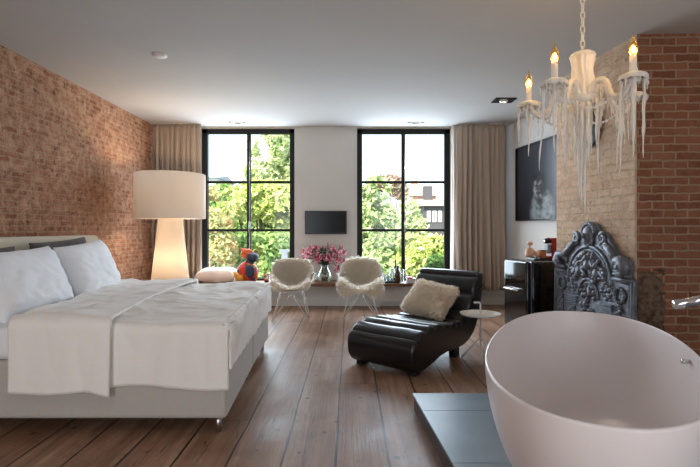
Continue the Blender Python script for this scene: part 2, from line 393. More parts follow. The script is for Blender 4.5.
# ------------------------------------------------------------------ windows
def window(name, x0, x1, z0, z1, y, cols, rows, fw=.055, depth=.09, topw=.075, handle=True):
    f = MB()
    f.box(x0, x0+fw+.03, y, y+depth, z0, z1); f.box(x1-fw-.03, x1, y, y+depth, z0, z1)
    f.box(x0, x1, y, y+depth, z1-topw, z1); f.box(x0, x1, y, y+depth, z0, z0+.05)
    r = struct(f.build(name, M['frame'], bev=.006))
    g0, g1 = x0+fw+.03, x1-fw-.03
    for i in range(1, cols):
        x = g0+(g1-g0)*i/cols; MB().box(x-.03, x+.03, y+.01, y+depth-.01, z0+.05, z1-topw).build('mullion', M['frame'], r, bev=.006)
    for j in range(1, rows):
        z = z0+.05+(z1-topw-z0-.05)*j/rows; MB().box(g0, g1, y+.02, y+depth-.02, z-.02, z+.02).build('glazing_bar', M['frame'], r, bev=.005)
    for i in range(cols):
        a = g0+(g1-g0)*i/cols; b = g0+(g1-g0)*(i+1)/cols
        for j in range(rows):
            c = z0+.05+(z1-topw-z0-.05)*j/rows; d = z0+.05+(z1-topw-z0-.05)*(j+1)/rows
            MB().add([(a, y+depth/2, c), (b, y+depth/2, c), (b, y+depth/2, d), (a, y+depth/2, d)], [(0, 1, 2, 3)], False).build('pane', M['glass'], r)
    if handle:
        x = (g0+g1)/2+.018
        MB().tube([(x, y-.012, z0+.3), (x, y-.012, z1-.2)], .008, 6).build('espagnolette_rod', M['steel'], r)
        MB().box(x-.012, x+.012, y-.03, y+.01, 1.16, 1.32).tube([(x, y-.035, 1.26), (x-.0, y-.055, 1.22), (x+.01, y-.055, 1.14)], .01, 8).build('handle', M['steel'], r)
    return r
window('window_1', W1[0], W1[1], ZS-.03, ZT, 7.5, 2, 3)
window('window_2', W2[0], W2[1], ZS-.03, ZT, 7.5, 2, 3)
window('added_rear_window_1', *WR[0], .4, 2.7, YR-.12, 2, 3, handle=False)  # both rear windows are unseen, added to go with the fill lights
window('added_rear_window_2', *WR[1], .4, 2.7, YR-.12, 2, 3, handle=False)
# window bench: white ledge in the left recess, wooden board along the wall
MB_board = MB().box(-3.0, 2.0, 6.98, YW-.005, ZS-.045, ZS)
tag(MB_board.build('window_bench_board', M['board'], bev=.006), 'long brown wooden board running as a low bench below both windows', 'shelf')
struct(MB().box(-3.0, 2.0, YW-.12, YW-.01, 0, ZS-.05).box(-3.0, 2.0, YW-.14, YW-.01, 0, .12).build('trim_2', M['trimwhite'], bev=.004))
rad = thing('radiator', (1.0, 7.2, .0), 'low white ribbed radiator under the wooden bench below the right window', 'radiator')
rb = MB().box(.30, 1.75, 7.20, 7.26, .075, .315)
for i in range(58):
    x = .32+i*.0247; rb.box(x, x+.013, 7.19, 7.20, .09, .305)
rb.build('ribbed_panel', M['trimwhite'], rad, bev=.003)
for x in (.42, 1.6): MB().box(x, x+.04, 7.21, 7.27, 0, .08).build('foot', M['trimwhite'], rad)

# ------------------------------------------------------------------ curtains
def curtain(name, x0, x1, y, z0, z1, folds, label, flare, seed, mtl):
    t = thing(name, ((x0+x1)/2, y, z0), label, 'curtain')
    def fn(u, v):
        z = z0+(z1-z0)*v
        wd = 1+flare*(1-v)
        xm = (x0+x1)/2; uu = u-.5
        x = xm+uu*(x1-x0)*wd+.02*nz(u*4, v*1.5, seed)*(1-v)
        ph = 2*PI*folds*(u+.045*nz(u*5, v*1.1, seed+5))
        amp = (.026+.045*(1-v)**.7)*(.7+1.0*nz(u*5, v*.9, seed+9))
        if v > .965: amp *= .6
        return (x+.012*math.cos(ph*1.0+1), y+amp*math.sin(ph)+.015*nz(u*20, v*3, seed), z)
    MB().grid(fn, folds*14, 30).build('cloth', mtl, t, solid=.004)
    MB().box(x0+.01, x1-.01, y-.012, y+.012, z1, z1+.008).build('heading_rail', M['trimwhite'], t)
    return t
curtain('curtain', -3.03, -2.30, 7.18, .30, 2.812, 9, 'left taupe linen curtain hanging between brick wall and window', .0, 1.3, M['curtain'])
curtain('curtain', 1.64, 2.36, 7.18, .26, 2.812, 9, 'right taupe linen curtain hanging in the white corner beyond the black chaise', .06, 6.1, M['curtain'])
curtain('sheer_curtain', 1.585, 1.70, 7.28, .40, 2.812, 3, 'narrow pale sheer curtain strip between right window and taupe curtain', .0, 3.7, M['lining'])

# ------------------------------------------------------------------ wall TV
tv = thing('television', (-.38, YW-.04, 1.118), 'flat black television mounted on the white pier between the windows', 'tv')
MB().box(-.71, -.05, 7.335, 7.375, 1.118, 1.486).build('body', M['black'], tv, bev=.006)
MB().box(-.695, -.065, 7.332, 7.336, 1.142, 1.472).build('screen', M['screen'], tv)
MB().box(-.52, -.24, 7.375, 7.386, 1.2, 1.4).build('wall_bracket', M['black'], tv)

# ------------------------------------------------------------------ downlights and ceiling disc
def downlight(x, y, label, lit=True, sx=.24, sy=.14, tilt=(0, .0, -1), warm=(1, .82, .62), energy=16, fm=None, group=None):
    t = thing('recessed_downlight', (x, y, H-.012), label, 'ceiling light', group)
    MB().box(x-sx/2, x+sx/2, y-sy/2, y-sy/2+.02, H-.012, H+.0).box(x-sx/2, x+sx/2, y+sy/2-.02, y+sy/2, H-.012, H).box(x-sx/2, x-sx/2+.02, y-sy/2, y+sy/2, H-.012, H).box(x+sx/2-.02, x+sx/2, y-sy/2, y+sy/2, H-.012, H).build('trim_frame', fm or M['trimwhite'], t)
    MB().lathe([(.052, H-.014), (.05, H-.03), (.036, H-.034)], (x, y, 0), 20).build('lamp_ring', M['steel'], t)
    MB().lathe([(0.001, H-.026), (.036, H-.026)], (x, y, 0), 20).build('lens', M['spot'] if lit else M['spot_off'], t)
    MB().box(x-sx/2+.02, x+sx/2-.02, y-sy/2+.02, y+sy/2-.02, H-.004, H-.002).build('recess_plate', M['frame'] if fm else M['steel'], t)
    if lit:
        d = Vector(tilt); q = d.to_track_quat('-Z', 'Y').to_euler()
        light('downlight_beam', 'SPOT', (x, y, H-.05), energy, warm, q, spot_size=math.radians(115), spot_blend=.9, shadow_soft_size=.05)
downlight(-1.71, 7.13, 'recessed ceiling spot just in front of the left window', energy=9)
downlight(1.0, 7.15, 'recessed ceiling spot just in front of the right window', energy=9)
downlight(1.93, 5.86, 'black framed tilted ceiling spot near the wall picture', sx=.26, sy=.2, tilt=(.35, -.55, -1), energy=60, fm=M['frame'])
# unseen ceiling spots added as fill, behind the camera and over the bed
for x, y in ((-1.7, .9), (1.0, -.6), (-.3, -1.4)):
    downlight(x, y, 'added unseen ceiling spot for fill light behind the viewer', energy=34, warm=(1, .90, .80), group='added fill spots behind the viewer')
tag(MB().lathe([(.001, H-.022), (.04, H-.022), (.062, H-.012), (.066, H)], (-1.77, 4.35, 0), 24).build('ceiling_sensor', M['trimwhite']), 'small round white sensor disc on ceiling above the bed', 'sensor')

# ------------------------------------------------------------------ floor lamp
LX, LY = -2.365, 6.15
lp = thing('floor_lamp', (LX, LY, 0), 'large white floor lamp with drum shade on tapering column beside brick wall', 'lamp')
MB().lathe([(.440, 1.335), (.445, 1.34), (.445, 1.915), (.44, 1.92), (.435, 1.915), (.435, 1.34)], (LX, LY, 0), 64, closed=True).build('lamp_shade', M['shade'], lp)
MB().lathe([(.29, .02), (.275, .1), (.240, .5), (.185, 1.0), (.145, 1.42), (.138, 1.44)], (LX, LY, 0), 48).build('column', M['lampbody'], lp)
MB().lathe([(.0, 0), (.31, 0), (.31, .02), (.0, .02)], (LX, LY, 0), 40).build('base', M['trimwhite'], lp)
sp = MB()
for k in range(3):
    a = 2*PI*k/3+.4; sp.tube([(LX, LY, 1.47), (LX+.437*math.cos(a), LY+.437*math.sin(a), 1.47)], .006, 6)
sp.tube([(LX, LY, 1.40), (LX, LY, 1.55)], .02, 10).build('shade_spider', M['steel'], lp)
MB().ell((LX, LY, 1.60), (.05, .05, .06)).build('bulb', emit_mat('lamp_bulb', (1, .72, .42, 1), 8), lp)
light('lamp_glow', 'POINT', (LX, LY, 1.64), 44, (1, .74, .48), shadow_soft_size=.07)
light('column_glow', 'POINT', (LX, LY, .80), 3.5, (1, .74, .50), shadow_soft_size=.08)

# ------------------------------------------------------------------ bed
BY0, BY1, BXF, BXH = 2.72, 4.77, -.72, -2.68
def skew(p):
    "foot end of the bed stands slightly out of square"
    x, y, z = p; k = (x-BXH)/(BXF-BXH); return Vector((x-.055*(y-BY0)*max(k, 0), y, z))
bed = thing('double_bed', (-1.7, 3.75, 0), 'wide low upholstered double bed against the left brick wall', 'bed')
def skbox(x0, x1, y0, y1, z0, z1):
    m = MB(); m.box(x0, x1, y0, y1, z0, z1); m.v = [skew(v) for v in m.v]; return m
ym = (BY0+BY1)/2
skbox(BXH, BXF, BY0, ym-.002, .09, .425).build('box_spring', M['bedbase'], bed, bev=.025, bseg=3)
skbox(BXH, BXF, ym+.002, BY1, .09, .425).build('box_spring', M['bedbase'], bed, bev=.025, bseg=3)
skbox(BXH, BXF-.01, BY0+.015, BY1-.015, .425, .62).build('mattress', M['sheet'], bed, bev=.05, bseg=4)
hb = MB().box(-2.87, BXH, BY0-.22, BY1+.23, .05, 1.135); hb.build('headboard', M['headb'], bed, bev=.04, bseg=4)
for x, y in ((BXF-.06, BY0+.06), (BXF-.06, BY1-.06), (BXH+.1, BY0+.06), (BXH+.1, BY1-.06), (BXF-.06, ym)):
    p = skew((x, y, 0)); MB().tube([(p.x, p.y, 0), (p.x, p.y, .095)], .02, 14).build('leg', M['steel'], bed)

def cover(xfun0, xfun1, ztop, drop_near, drop_far, footdrop, name, mtl, label, nx=90, ny=150, amp=.014, seed=0, thick=.02, parent=None, out=.0):
    "cloth laid over the bed: across it, over both long edges, and (footdrop) over the foot end"
    L = BY1-BY0; R = .06
    def across(t, dn):
        # arc length t from near hem; returns y, z offset and side normal
        s = t
        if s < dn: return BY0-.012-out, ztop-R-(dn-s), 1.0
        s -= dn; q = PI/2*R
        if s < q: a = s/R; return BY0-.012-out+R-R*math.cos(a), ztop-R+R*math.sin(a), math.cos(a)
        s -= q; fl_ = L-2*R+.024+2*out
        if s < fl_: return BY0-.012-out+R+s, ztop, 0
        s -= fl_
        if s < q: a = s/R; return BY1+.012+out-R+R*math.sin(a), ztop-R+R*math.cos(a), -math.sin(a)
        s -= q; return BY1+.012+out, ztop-R-s, -1.0
    def fn(u, v):
        dn = drop_near(u); tot = dn+PI*R+L-2*R+.024+2*out+drop_far
        y, z, sn = across(v*tot, dn); yy = (y-BY0)/L
        xa = xfun0(yy); xb = xfun1(yy)
        fd = footdrop; ln = xb-xa+fd
        s = u*ln
        x = xa+s
        if x > xb-.05 and fd:
            s2 = x-(xb-.05); r2 = .05
            if s2 < PI/2*r2: x = xb-.05+r2*math.sin(s2/r2); z -= (1-math.cos(s2/r2))*r2
            else: x = xb+.012*nz(y*3, s2*4, seed); z -= r2+s2-PI/2*r2
            if sn > .5: x = min(x, xb-.0)
        big = nz(x*1.7, y*1.3, seed); fine = nz(x*6.5+.8*big, y*3.2, seed+3); xf = nz(x*4+y*5, y*13-x*6, seed+6)
        cr = max(0, 1-abs(nz(x*2.2+y*1.0, y*2.4, seed+8))*7)*.55
        d = amp*(.9*big+.5*fine+.35*xf+cr*.45)
        if sn > .3:
            hang = (ztop-z)
            d2 = .02*nz(x*3.2, seed+2, 0)*min(1, hang/.3)+.008*nz(x*8, z*4, seed)
            return skew((x, y-abs(d2)-.4*abs(d), z+.004*nz(x*5, seed)))
        return skew((x, y, z+d))
    return MB().grid(fn, nx, ny)
dv = thing('duvet', (-1.2, 3.7, .42), 'white duvet spread over bed and hanging down its near side', 'duvet')
cover(lambda y: -1.72-.02*y, lambda y: BXF+.012, .655, lambda u: .305+.012*math.sin(u*9)+.02*u, .2, 0, 'top', None, '', amp=.036, seed=2).build('quilt', M['duvet'], dv, solid=.022, soff=-1)
cover(lambda y: -1.965-.36*y, lambda y: -1.385-.15*y-.05*math.sin(y*5), .690, lambda u: .375+.008*math.sin(u*6)+.02*max(0, u-.8)*5, .25, 0, 'fold', None, '', nx=60, amp=.028, seed=5, out=.03).build('turned_down_fold', M['duvet'], dv, solid=.018, soff=-1)

def foot_drape(u, v):
    y = BY0+.0+(BY1-BY0)*u; s = .30*v
    wr_ = .014*nz(y*5, s*7, 3)+.016*nz(y*11+s*9, s*6, 8)
    x0 = BXF-.03
    if s < .08: a = s/.08*PI/2; x = x0+.05*math.sin(a); z = .652-.05*(1-math.cos(a))
    else: x = x0+.05; z = .602-(s-.08)
    return skew((x+wr_*min(1, s/.08)+.008, y, z+.012*nz(y*3, 5)*v))
MB().grid(foot_drape, 90, 24).build('foot_drape', M['duvet'], dv, solid=.016, soff=-1)

def pillow(name, c, wdt, hgt, thk, T, mtl, label, group, seed, flange=.0, cat='pillow', pinch=.10):
    "pillow lying in its local x (width) / z (height) plane, thickness along y"
    def surf(sgn):
        def fn(u, v):
            a = 2*u-1; b = 2*v-1
            px = a*(1-pinch*(b*b)**.9*.0-pinch*(1-abs(a)**2)*0); 
            ex = wdt/2*(a-.09*a*(1-b*b)*-0+0)
            bulge = (max(0, (1-a**4))*max(0, (1-b**4)))**.55
            x = wdt/2*a*(1-pinch*(1-b*b)*.55*abs(a)**3); z = hgt/2*b*(1-pinch*(1-a*a)*.55*abs(b)**3)
            wr = .012*nz(a*2.2+b, b*2.5-a, seed)+.007*nz(a*5, b*5+a*3, seed+3)+.006*(1-abs(nz(a*2+b*2.5, b*1.3-a*1.5, seed+6))*4 if abs(nz(a*2+b*2.5, b*1.3-a*1.5, seed+6)) < .25 else 0)
            e = min(1, bulge*2)
            y = sgn*(thk/2*bulge+.003)+wr*e*(1 if sgn < 0 else 1)
            z -= .05*hgt*(1-bulge)*0
            return (x, y, z)
        return fn
    m = MB(T); m.grid(surf(-1), 40, 34); m.grid(surf(1), 40, 34)
    # close the rim
    r = []
    n1, n2 = 40, 34; wv = n2+1
    ring = [(i, 0) for i in range(n1)]+[(n1, j) for j in range(n2)]+[(i, n2) for i in range(n1, 0, -1)]+[(0, j) for j in range(n2, 0, -1)]
    off = (n1+1)*wv
    for k in range(len(ring)):
        a = ring[k]; b = ring[(k+1) % len(ring)]
        m.f.append([a[0]*wv+a[1], b[0]*wv+b[1], off+b[0]*wv+b[1], off+a[0]*wv+a[1]]); m.sm.append(True); m.mi.append(0)
    return tag(m.build(name, mtl), label, cat, group)
def pil_T(y, x, z, lean, yaw=0, roll=0):
    # width along world Y (local x -> -Y... facing +X), leaning back to the headboard
    B = Matrix(((0, -1, 0, 0), (1, 0, 0, 0), (0, 0, 1, 0), (0, 0, 0, 1)))     # local x->world y, local y-> -x  (front side -y faces +x)
    return Matrix.Translation((x, y, z)) @ Matrix.Rotation(yaw, 4, 'Z') @ Matrix.Rotation(-lean, 4, 'Y') @ Matrix.Rotation(roll, 4, 'X') @ B
pillow('pillow', 0, .84, .48, .20, pil_T(3.28, -2.26, .835, .42, .05, .03), M['sheet'], 'white pillow nearest the viewer leaning in front of a grey pillow', 'white pillows on the bed', 1)
pillow('pillow', 0, .80, .48, .20, pil_T(4.17, -2.32, .855, .40, .04, .07), M['sheet'], 'white pillow at the far side of the bed, nearer the floor lamp', 'white pillows on the bed', 4)
pillow('pillow', 0, .80, .50, .13, pil_T(3.20, -2.53, .82, .22, 0, .01), M['greyp'], 'charcoal pillow behind the nearest white pillow against the headboard', 'grey pillows on the bed', 8)
pillow('pillow', 0, .80, .50, .13, pil_T(4.18, -2.54, .862, .22, 0, .05), M['greyp'], 'charcoal pillow behind the far white pillow against the headboard', 'grey pillows on the bed', 12)

# ------------------------------------------------------------------ fur
def fur_mesh(base_v, base_f, count, length, width, comb=(0, 0, -.3), jitter=.5, seed=0, clump=.5):
    rng = np.random.default_rng(seed)
    V = np.array([tuple(v) for v in base_v]); tr = []
    for f in base_f:
        for k in range(1, len(f)-1): tr.append((f[0], f[k], f[k+1]))
    tr = np.array(tr); A, B, C = V[tr[:, 0]], V[tr[:, 1]], V[tr[:, 2]]
    nrm = np.cross(B-A, C-A); ar = np.linalg.norm(nrm, axis=1)+1e-12; nrm = nrm/ar[:, None]
    # smooth normals
    VN = np.zeros_like(V)
    for k in range(3): np.add.at(VN, tr[:, k], nrm*ar[:, None])
    VN /= (np.linalg.norm(VN, axis=1)[:, None]+1e-12)
    idx = rng.choice(len(tr), count, p=ar/ar.sum()); r1 = np.sqrt(rng.random(count)); r2 = rng.random(count)
    w0, w1, w2 = 1-r1, r1*(1-r2), r1*r2
    p = w0[:, None]*A[idx]+w1[:, None]*B[idx]+w2[:, None]*C[idx]
    n = w0[:, None]*VN[tr[idx, 0]]+w1[:, None]*VN[tr[idx, 1]]+w2[:, None]*VN[tr[idx, 2]]; n /= np.linalg.norm(n, axis=1)[:, None]+1e-9
    cl = np.array([tuple(noise.noise_vector(Vector(q)*16)) for q in p])
    d = n+np.array(comb)+cl*clump*1.6+rng.normal(0, jitter*.4, (count, 3)); d /= np.linalg.norm(d, axis=1)[:, None]
    L = length*(.7+.6*rng.random(count))[:, None]
    side = np.cross(d, rng.normal(0, 1, (count, 3))); side /= np.linalg.norm(side, axis=1)[:, None]+1e-9
    mid = p+d*L*.55; tip = mid+(d*.8+np.array((0, 0, -.35))+cl*.4)*L*.45
    W = width
    vs = np.stack([p-side*W, p+side*W, mid+side*W*.8, mid-side*W*.8, tip], 1).reshape(-1, 3)
    b = np.arange(count)*5
    fs = [(i, i+1, i+2, i+3) for i in b]+[(i+3, i+2, i+4) for i in b]
    return vs, [tuple(int(q) for q in f) for f in fs]
def add_fur(mb_base, count, length, width, mi=1, **kw):
    vs, fs = fur_mesh(mb_base.v, mb_base.f, count, length, width, **kw)
    T = mb_base.T; mb_base.T = None; mb_base.add([Vector(v) for v in vs], fs, True, mi); mb_base.T = T

# ------------------------------------------------------------------ shell chairs with sheepskins
def shell(u, v, off=0):
    "moulded armchair shell; v from seat front to back top, u across -1..1; front faces -y"
    y = lerpk(v, [(0, -.285), (.15, -.22), (.45, .06), (.62, .17), (1, .30)])
    z = lerpk(v, [(0, .385), (.12, .405), (.45, .365), (.60, .42), (1, .785)])
    w_ = lerpk(v, [(0, .20), (.12, .25), (.45, .29), (.65, .31), (.85, .27), (1, .20)])
    rise = lerpk(v, [(0, .02), (.25, .13), (.45, .235), (.62, .17), (.8, .0), (1, -.03)])
    wrap = lerpk(v, [(0, 0), (.45, .0), (.65, .10), (.85, .11), (1, .06)])
    a = abs(u); c = a**2.2
    return Vector((u*w_*(1+.06*c), y-wrap*c, z+rise*c))
def shell_n(u, v):
    e = .01; du = shell(min(u+e, 1), v)-shell(max(u-e, -1), v); dv_ = shell(u, min(v+e, 1))-shell(u, max(v-e, 0))
    n = du.cross(dv_); return n.normalized()
def chair(x, y, rot, label, group):
    T = RZ((x, y, 0), rot); t = thing('shell_armchair', (x, y, 0), label, 'chair', group)
    m = MB(T); m.grid(lambda u, v: shell(2*u-1, v), 26, 30); m.build('seat_shell', M['plastic'], t, solid=.007, soff=0)
    for sx in (-1, 1):
        for sy in (-1, 1):
            ft = Vector((sx*.235, sy*.20-.02, .006))
            l = MB(T).tube([(sx*.15, sy*.12, .35), ft], .0075, 7).tube([ft, (sx*.03, sy*.09, .29), (sx*.012, sy*.07, .345)], .0065, 7).ell(ft+Vector((0, 0, .004)), (.013, .013, .01), 8, 6)
            l.build('leg', M['wire'], t)
    MB(T).tube([(-.15, -.12, .345), (.15, -.12, .345), (.15, .12, .345), (-.15, .12, .345)], .007, 6, closed=True).tube([(-.04, -.09, .285), (.04, -.09, .285), (.04, .09, .285), (-.04, .09, .285)], .005, 6, closed=True).build('seat_mount', M['wire'], t)
    return T
def sheepskin(T, urange, vr, label, seed, lobes, count=15000):
    m = MB(T)
    def fn(a, b):
        v = vr[0]+(vr[1]-vr[0])*b
        uw = urange(v); u = (2*a-1)*uw*(1+.08*nz(v*7, a*2, seed))
        uc = max(-1, min(1, u)); vc = max(0, min(1, v))
        p = shell(uc, vc); n = shell_n(uc, vc)
        if n.z < 0 and vc < .4: n = -n
        if n.y > 0 and vc > .6: n = -n
        p = p+n*(.024+.01*nz(u*4, v*5, seed))
        if v < 0: p = p+Vector((0, -.03*min(1, -v*14), v*lobes(u)))
        if v > 1: p = p+Vector((0, .05*min(1, (v-1)*12), -(v-1)*.55))
        if abs(u) > 1: p = p+Vector(((u-uc)*.22, 0, -(abs(u)-1)*.30))
        return p
    m.grid(fn, 26, 44)
    add_fur(m, count, .052, .0026, seed=seed, comb=(0, -.1, -.7), clump=.42)
    return tag(m.build('sheepskin', [M['hide'], M['fur']], weld=False), label, 'sheepskin', 'sheepskins on the shell armchairs')
c1x, c1y = -.785, 6.28
T1 = chair(c1x, c1y, .06, 'white shell armchair on wire legs nearest the bed, below the left window edge', 'white shell armchairs by the window')
sheepskin(T1, lambda v: lerpk(v, [(0, 1.0), (.4, .95), (.75, 1.0), (1, 1.05)]), (.05, 1.0), 'cream sheepskin on the armchair nearest the bed, with squared edges', 11, lambda u: .5)
T2 = chair(.145, 6.32, -.04, 'white shell armchair on wire legs between the lilies and black chaise', 'white shell armchairs by the window')
sheepskin(T2, lambda v: lerpk(v, [(-.08, .95), (.0, 1.22), (.18, 1.16), (.42, .80), (.7, .95), (1, .95)]), (-.08, 1.07), 'cream sheepskin with drooping lobes on the armchair nearest the black chaise', 23, lambda u: .3+1.0*min(1, abs(u))**2)

# ------------------------------------------------------------------ vase with lilies
VX, VY = -.385, 7.10
va = thing('glass_vase', (VX, VY, ZS), 'round clear glass vase on the bench between the two armchairs', 'vase')
MB().lathe([(.001, ZS+.004), (.075, ZS+.004), (.10, ZS+.05), (.112, ZS+.10), (.098, ZS+.16), (.062, ZS+.22), (.056, ZS+.25), (.070, ZS+.275), (.066, ZS+.275), (.052, ZS+.25), (.058, ZS+.22), (.094, ZS+.16), (.108, ZS+.10), (.096, ZS+.052), (.001, ZS+.012)], (VX, VY, 0), 28).build('bowl', M['vglass'], va)
MB().lathe([(.001, ZS+.014), (.09, ZS+.053), (.102, ZS+.10), (.094, ZS+.145), (.001, ZS+.146)], (VX, VY, 0), 24).build('water', glass_mat('greenish_vase_water', (.80, .86, .74, 1), .05), va)
def star(mb, c, d, R, droop=.3, seed=0):
    d = Vector(d).normalized(); a = d.orthogonal().normalized(); b = d.cross(a)
    for k in range(6):
        an = 2*PI*k/6+seed; rd = a*math.cos(an)+b*math.sin(an); tg = d.cross(rd)
        pts = []
        for q, (rr, hh, ww) in enumerate([(.08, 0, .10), (.4, .22, .22), (.75, .26, .19), (1, .05, .02)]):
            cpt = c+rd*rr*R+d*hh*R
            pts += [cpt-tg*ww*R, cpt+d*-.04*R, cpt+tg*ww*R]
        mb.add(pts, [(3*i+j, 3*i+j+1, 3*i+j+4, 3*i+j+3) for i in range(3) for j in range(2)], True)
heads = [(304, 252, .1), (311, 249, -.05), (304, 259, -.08), (318, 258, -.17), (329, 258.5, -.2), (336.5, 254, -.1), (343, 253, .05), (323, 250, .1), (328, 247.5, .12), (338, 269.5, -.16), (343, 262, -.1), (314, 252, .12), (340, 249, .1), (337, 260, -.14), (309, 255, -.16), (316, 249, .0), (333, 250, .0)]
mouth = Vector((VX, VY, ZS+.26))
for k, (hx, hy, dy) in enumerate(heads):
    hp = P(hx, hy, VY+dy); rad_ = (hp-mouth)
    t = thing('lily', (VX, VY, ZS+.02), 'pink lily stem with leaves and open blooms in the glass vase', 'flower', 'pink lilies in the vase')
    ph = k*2.4; ft = Vector((VX+.05*math.cos(ph), VY+.05*math.sin(ph), ZS+.03)); mt = mouth+Vector((.028*math.cos(ph+.6), .028*math.sin(ph+.6), 0))
    if hp.z < mouth.z+.1: md = mouth+Vector((rad_.x*.4, rad_.y*.4, .12))
    else: md = mouth+rad_*.5+Vector((-rad_.x*.12, 0, .05))
    path = catmull([ft, mt, md, hp], 5)
    MB().tube(path, .005, 6).build('stem', M['stem'], t)
    lf = MB()
    for j in range(14):
        q = path[5+(j*10)//14]; an = j*2.4+k; dr = Vector((math.cos(an), math.sin(an), .35+.3*random.random())).normalized(); L = .15+.09*random.random(); sd = dr.cross(Vector((0, 0, 1))).normalized()*.015
        lf.add([q, q+dr*L*.45-sd, q+dr*L*.5+Vector((0, 0, -.004)), q+dr*L*.45+sd, q+dr*L+Vector((0, 0, -.05))], [(0, 1, 2), (0, 2, 3), (1, 4, 2), (2, 4, 3)], True)
    lf.build('leaf_cluster', M['leafd'], t)
    if k in (7, 8, 12):
        bd = MB().tube([hp, hp+Vector((.0, -.01, .05)), hp+Vector((.005, -.015, .09))], [.006, .016, .004], 8).tube([hp+Vector((.03, 0, -.02)), hp+Vector((.045, 0, .03)), hp+Vector((.055, 0, .06))], [.005, .014, .004], 8); bd.build('bud', M['bud'], t)
    else:
        bl = MB(); star(bl, hp, (rad_.x*1.4, -.55, .25+.3*random.random()), .10 if k in (3, 4) else .08, seed=k)
        ob = bl.build('blossom', M['petal'], t)
        sm = MB()
        for j in range(5): sm.tube([hp, hp+Vector((.012*math.cos(j*1.26), -.04, .012*math.sin(j*1.26)+.02))], .0018, 4)
        sm.build('stamens', M['amber'], ob)

# ------------------------------------------------------------------ bench left: cushion, patchwork bird, little companion
pillow('cushion', 0, .62, .36, .22, Matrix.Translation((-2.04, 7.20, ZS+.105)) @ Matrix.Rotation(-PI/2+.08, 4, 'X'), cloth_mat('blush_white_cotton', srgb(242, 230, 226), 250, .4), 'blush white cushion lying on the bench beneath the left window', None, 17, cat='cushion')
BX, BYY = -1.52, 7.05
b0 = P(247.5, 283.5, BYY)
def patch_mat(name, cols, sc):
    n = N(name); v = n.n('ShaderNodeTexVoronoi', {'Vector': n.pos(), 'Scale': sc}).outputs['Color']
    s_ = n.n('ShaderNodeSeparateColor', {0: v}).outputs[0]
    n.set(color=n.ramp(s_, [(i/len(cols), c) for i, c in enumerate(cols)]), rough=.6)
    n.t.nodes[-1] if False else None
    for q in n.t.nodes:
        if q.type == 'VALTORGB': q.color_ramp.interpolation = 'CONSTANT'
    return n.m
PT = patch_mat('patchwork_felt', [srgb(206, 64, 34), srgb(190, 40, 40), srgb(52, 62, 96), srgb(214, 92, 40), srgb(198, 138, 44), srgb(176, 44, 44)], 11)
brd = thing('patchwork_bird', (b0.x, BYY, ZS), 'colourful patchwork bird figure with orange crest on the bench by left window', 'figurine')
def bp(x, y, dy=0): return P(x, y, BYY+dy)-Vector((0, 0, 0))
bpz = lambda x, y, d=0: bp(x, y, d)
body = MB().ell(bp(247.5, 274)+Vector((0, 0, .01)), (.165, .14, .185), 20, 12); body.build('body', PT, brd)
MB().tube([bp(249, 266), bp(251, 259)], [.075, .06], 12).ell(bp(252.5, 257.5, -.03), (.095, .085, .075), 16, 10).build('head', mat('navy_felt', srgb(44, 50, 74), .7, var=.2, vscale=30), brd)
MB().ell(bp(254, 257, -.09), (.058, .035, .052), 12, 8).build('beak', mat('slate_beak', srgb(58, 70, 88), .5), brd)
cr = MB().ell(bp(247.6, 254, .0), (.105, .05, .075), 14, 8)
for k, (ax, ay) in enumerate([(240.8, 248.2), (244, 248), (248.5, 248.3), (242.3, 258)]):
    cr.tube([bp(247.5, 255.5, .03), bp((ax+247)/2, (ay+254)/2, .03), bp(ax, ay, .03)], [.05, .045, .010], 8, flat=.6)
cr.build('crest', mat('orange_felt', srgb(222, 104, 58), .7, var=.25, vscale=25), brd)
MB().tube([bp(244, 276, -.09), bp(239, 277, -.09), bp(233.5, 271.5, -.06)], [.11, .085, .014], 10, flat=.6).build('tail', mat('ochre_felt', srgb(200, 140, 44), .7, var=.2, vscale=20), brd)
MB().ell(bp(250, 271.5, -.13), (.07, .035, .10), 12, 8).build('wing', mat('denim_felt', srgb(48, 64, 96), .7, var=.2), brd)
MB().ell(bp(243, 272, -.115), (.06, .03, .085), 12, 8).build('side_patch', mat('red_felt', srgb(208, 60, 44), .7), brd)
MB().box(b0.x-.13, b0.x+.15, BYY-.10, BYY+.12, ZS+.001, ZS+.012).build('foot_board', M['board'], brd)
s0 = P(266.5, 283, BYY); small = thing('small_figurine', (s0.x, BYY, ZS), 'tiny reddish brown figure seated on bench right of the patchwork bird', 'figurine')
MB().ell((s0.x, BYY, ZS+.045), (.042, .04, .046), 12, 8).build('body', patch_mat('small_patchwork', [srgb(170, 60, 40), srgb(196, 112, 60), srgb(70, 54, 62)], 30), small)
MB().ell((s0.x-.004, BYY-.005, ZS+.105), (.036, .034, .032), 12, 8).ell((s0.x-.03, BYY, ZS+.13), .013, 8, 6).ell((s0.x+.024, BYY, ZS+.13), .013, 8, 6).build('head', mat('rust_felt', srgb(168, 82, 54), .7), small)

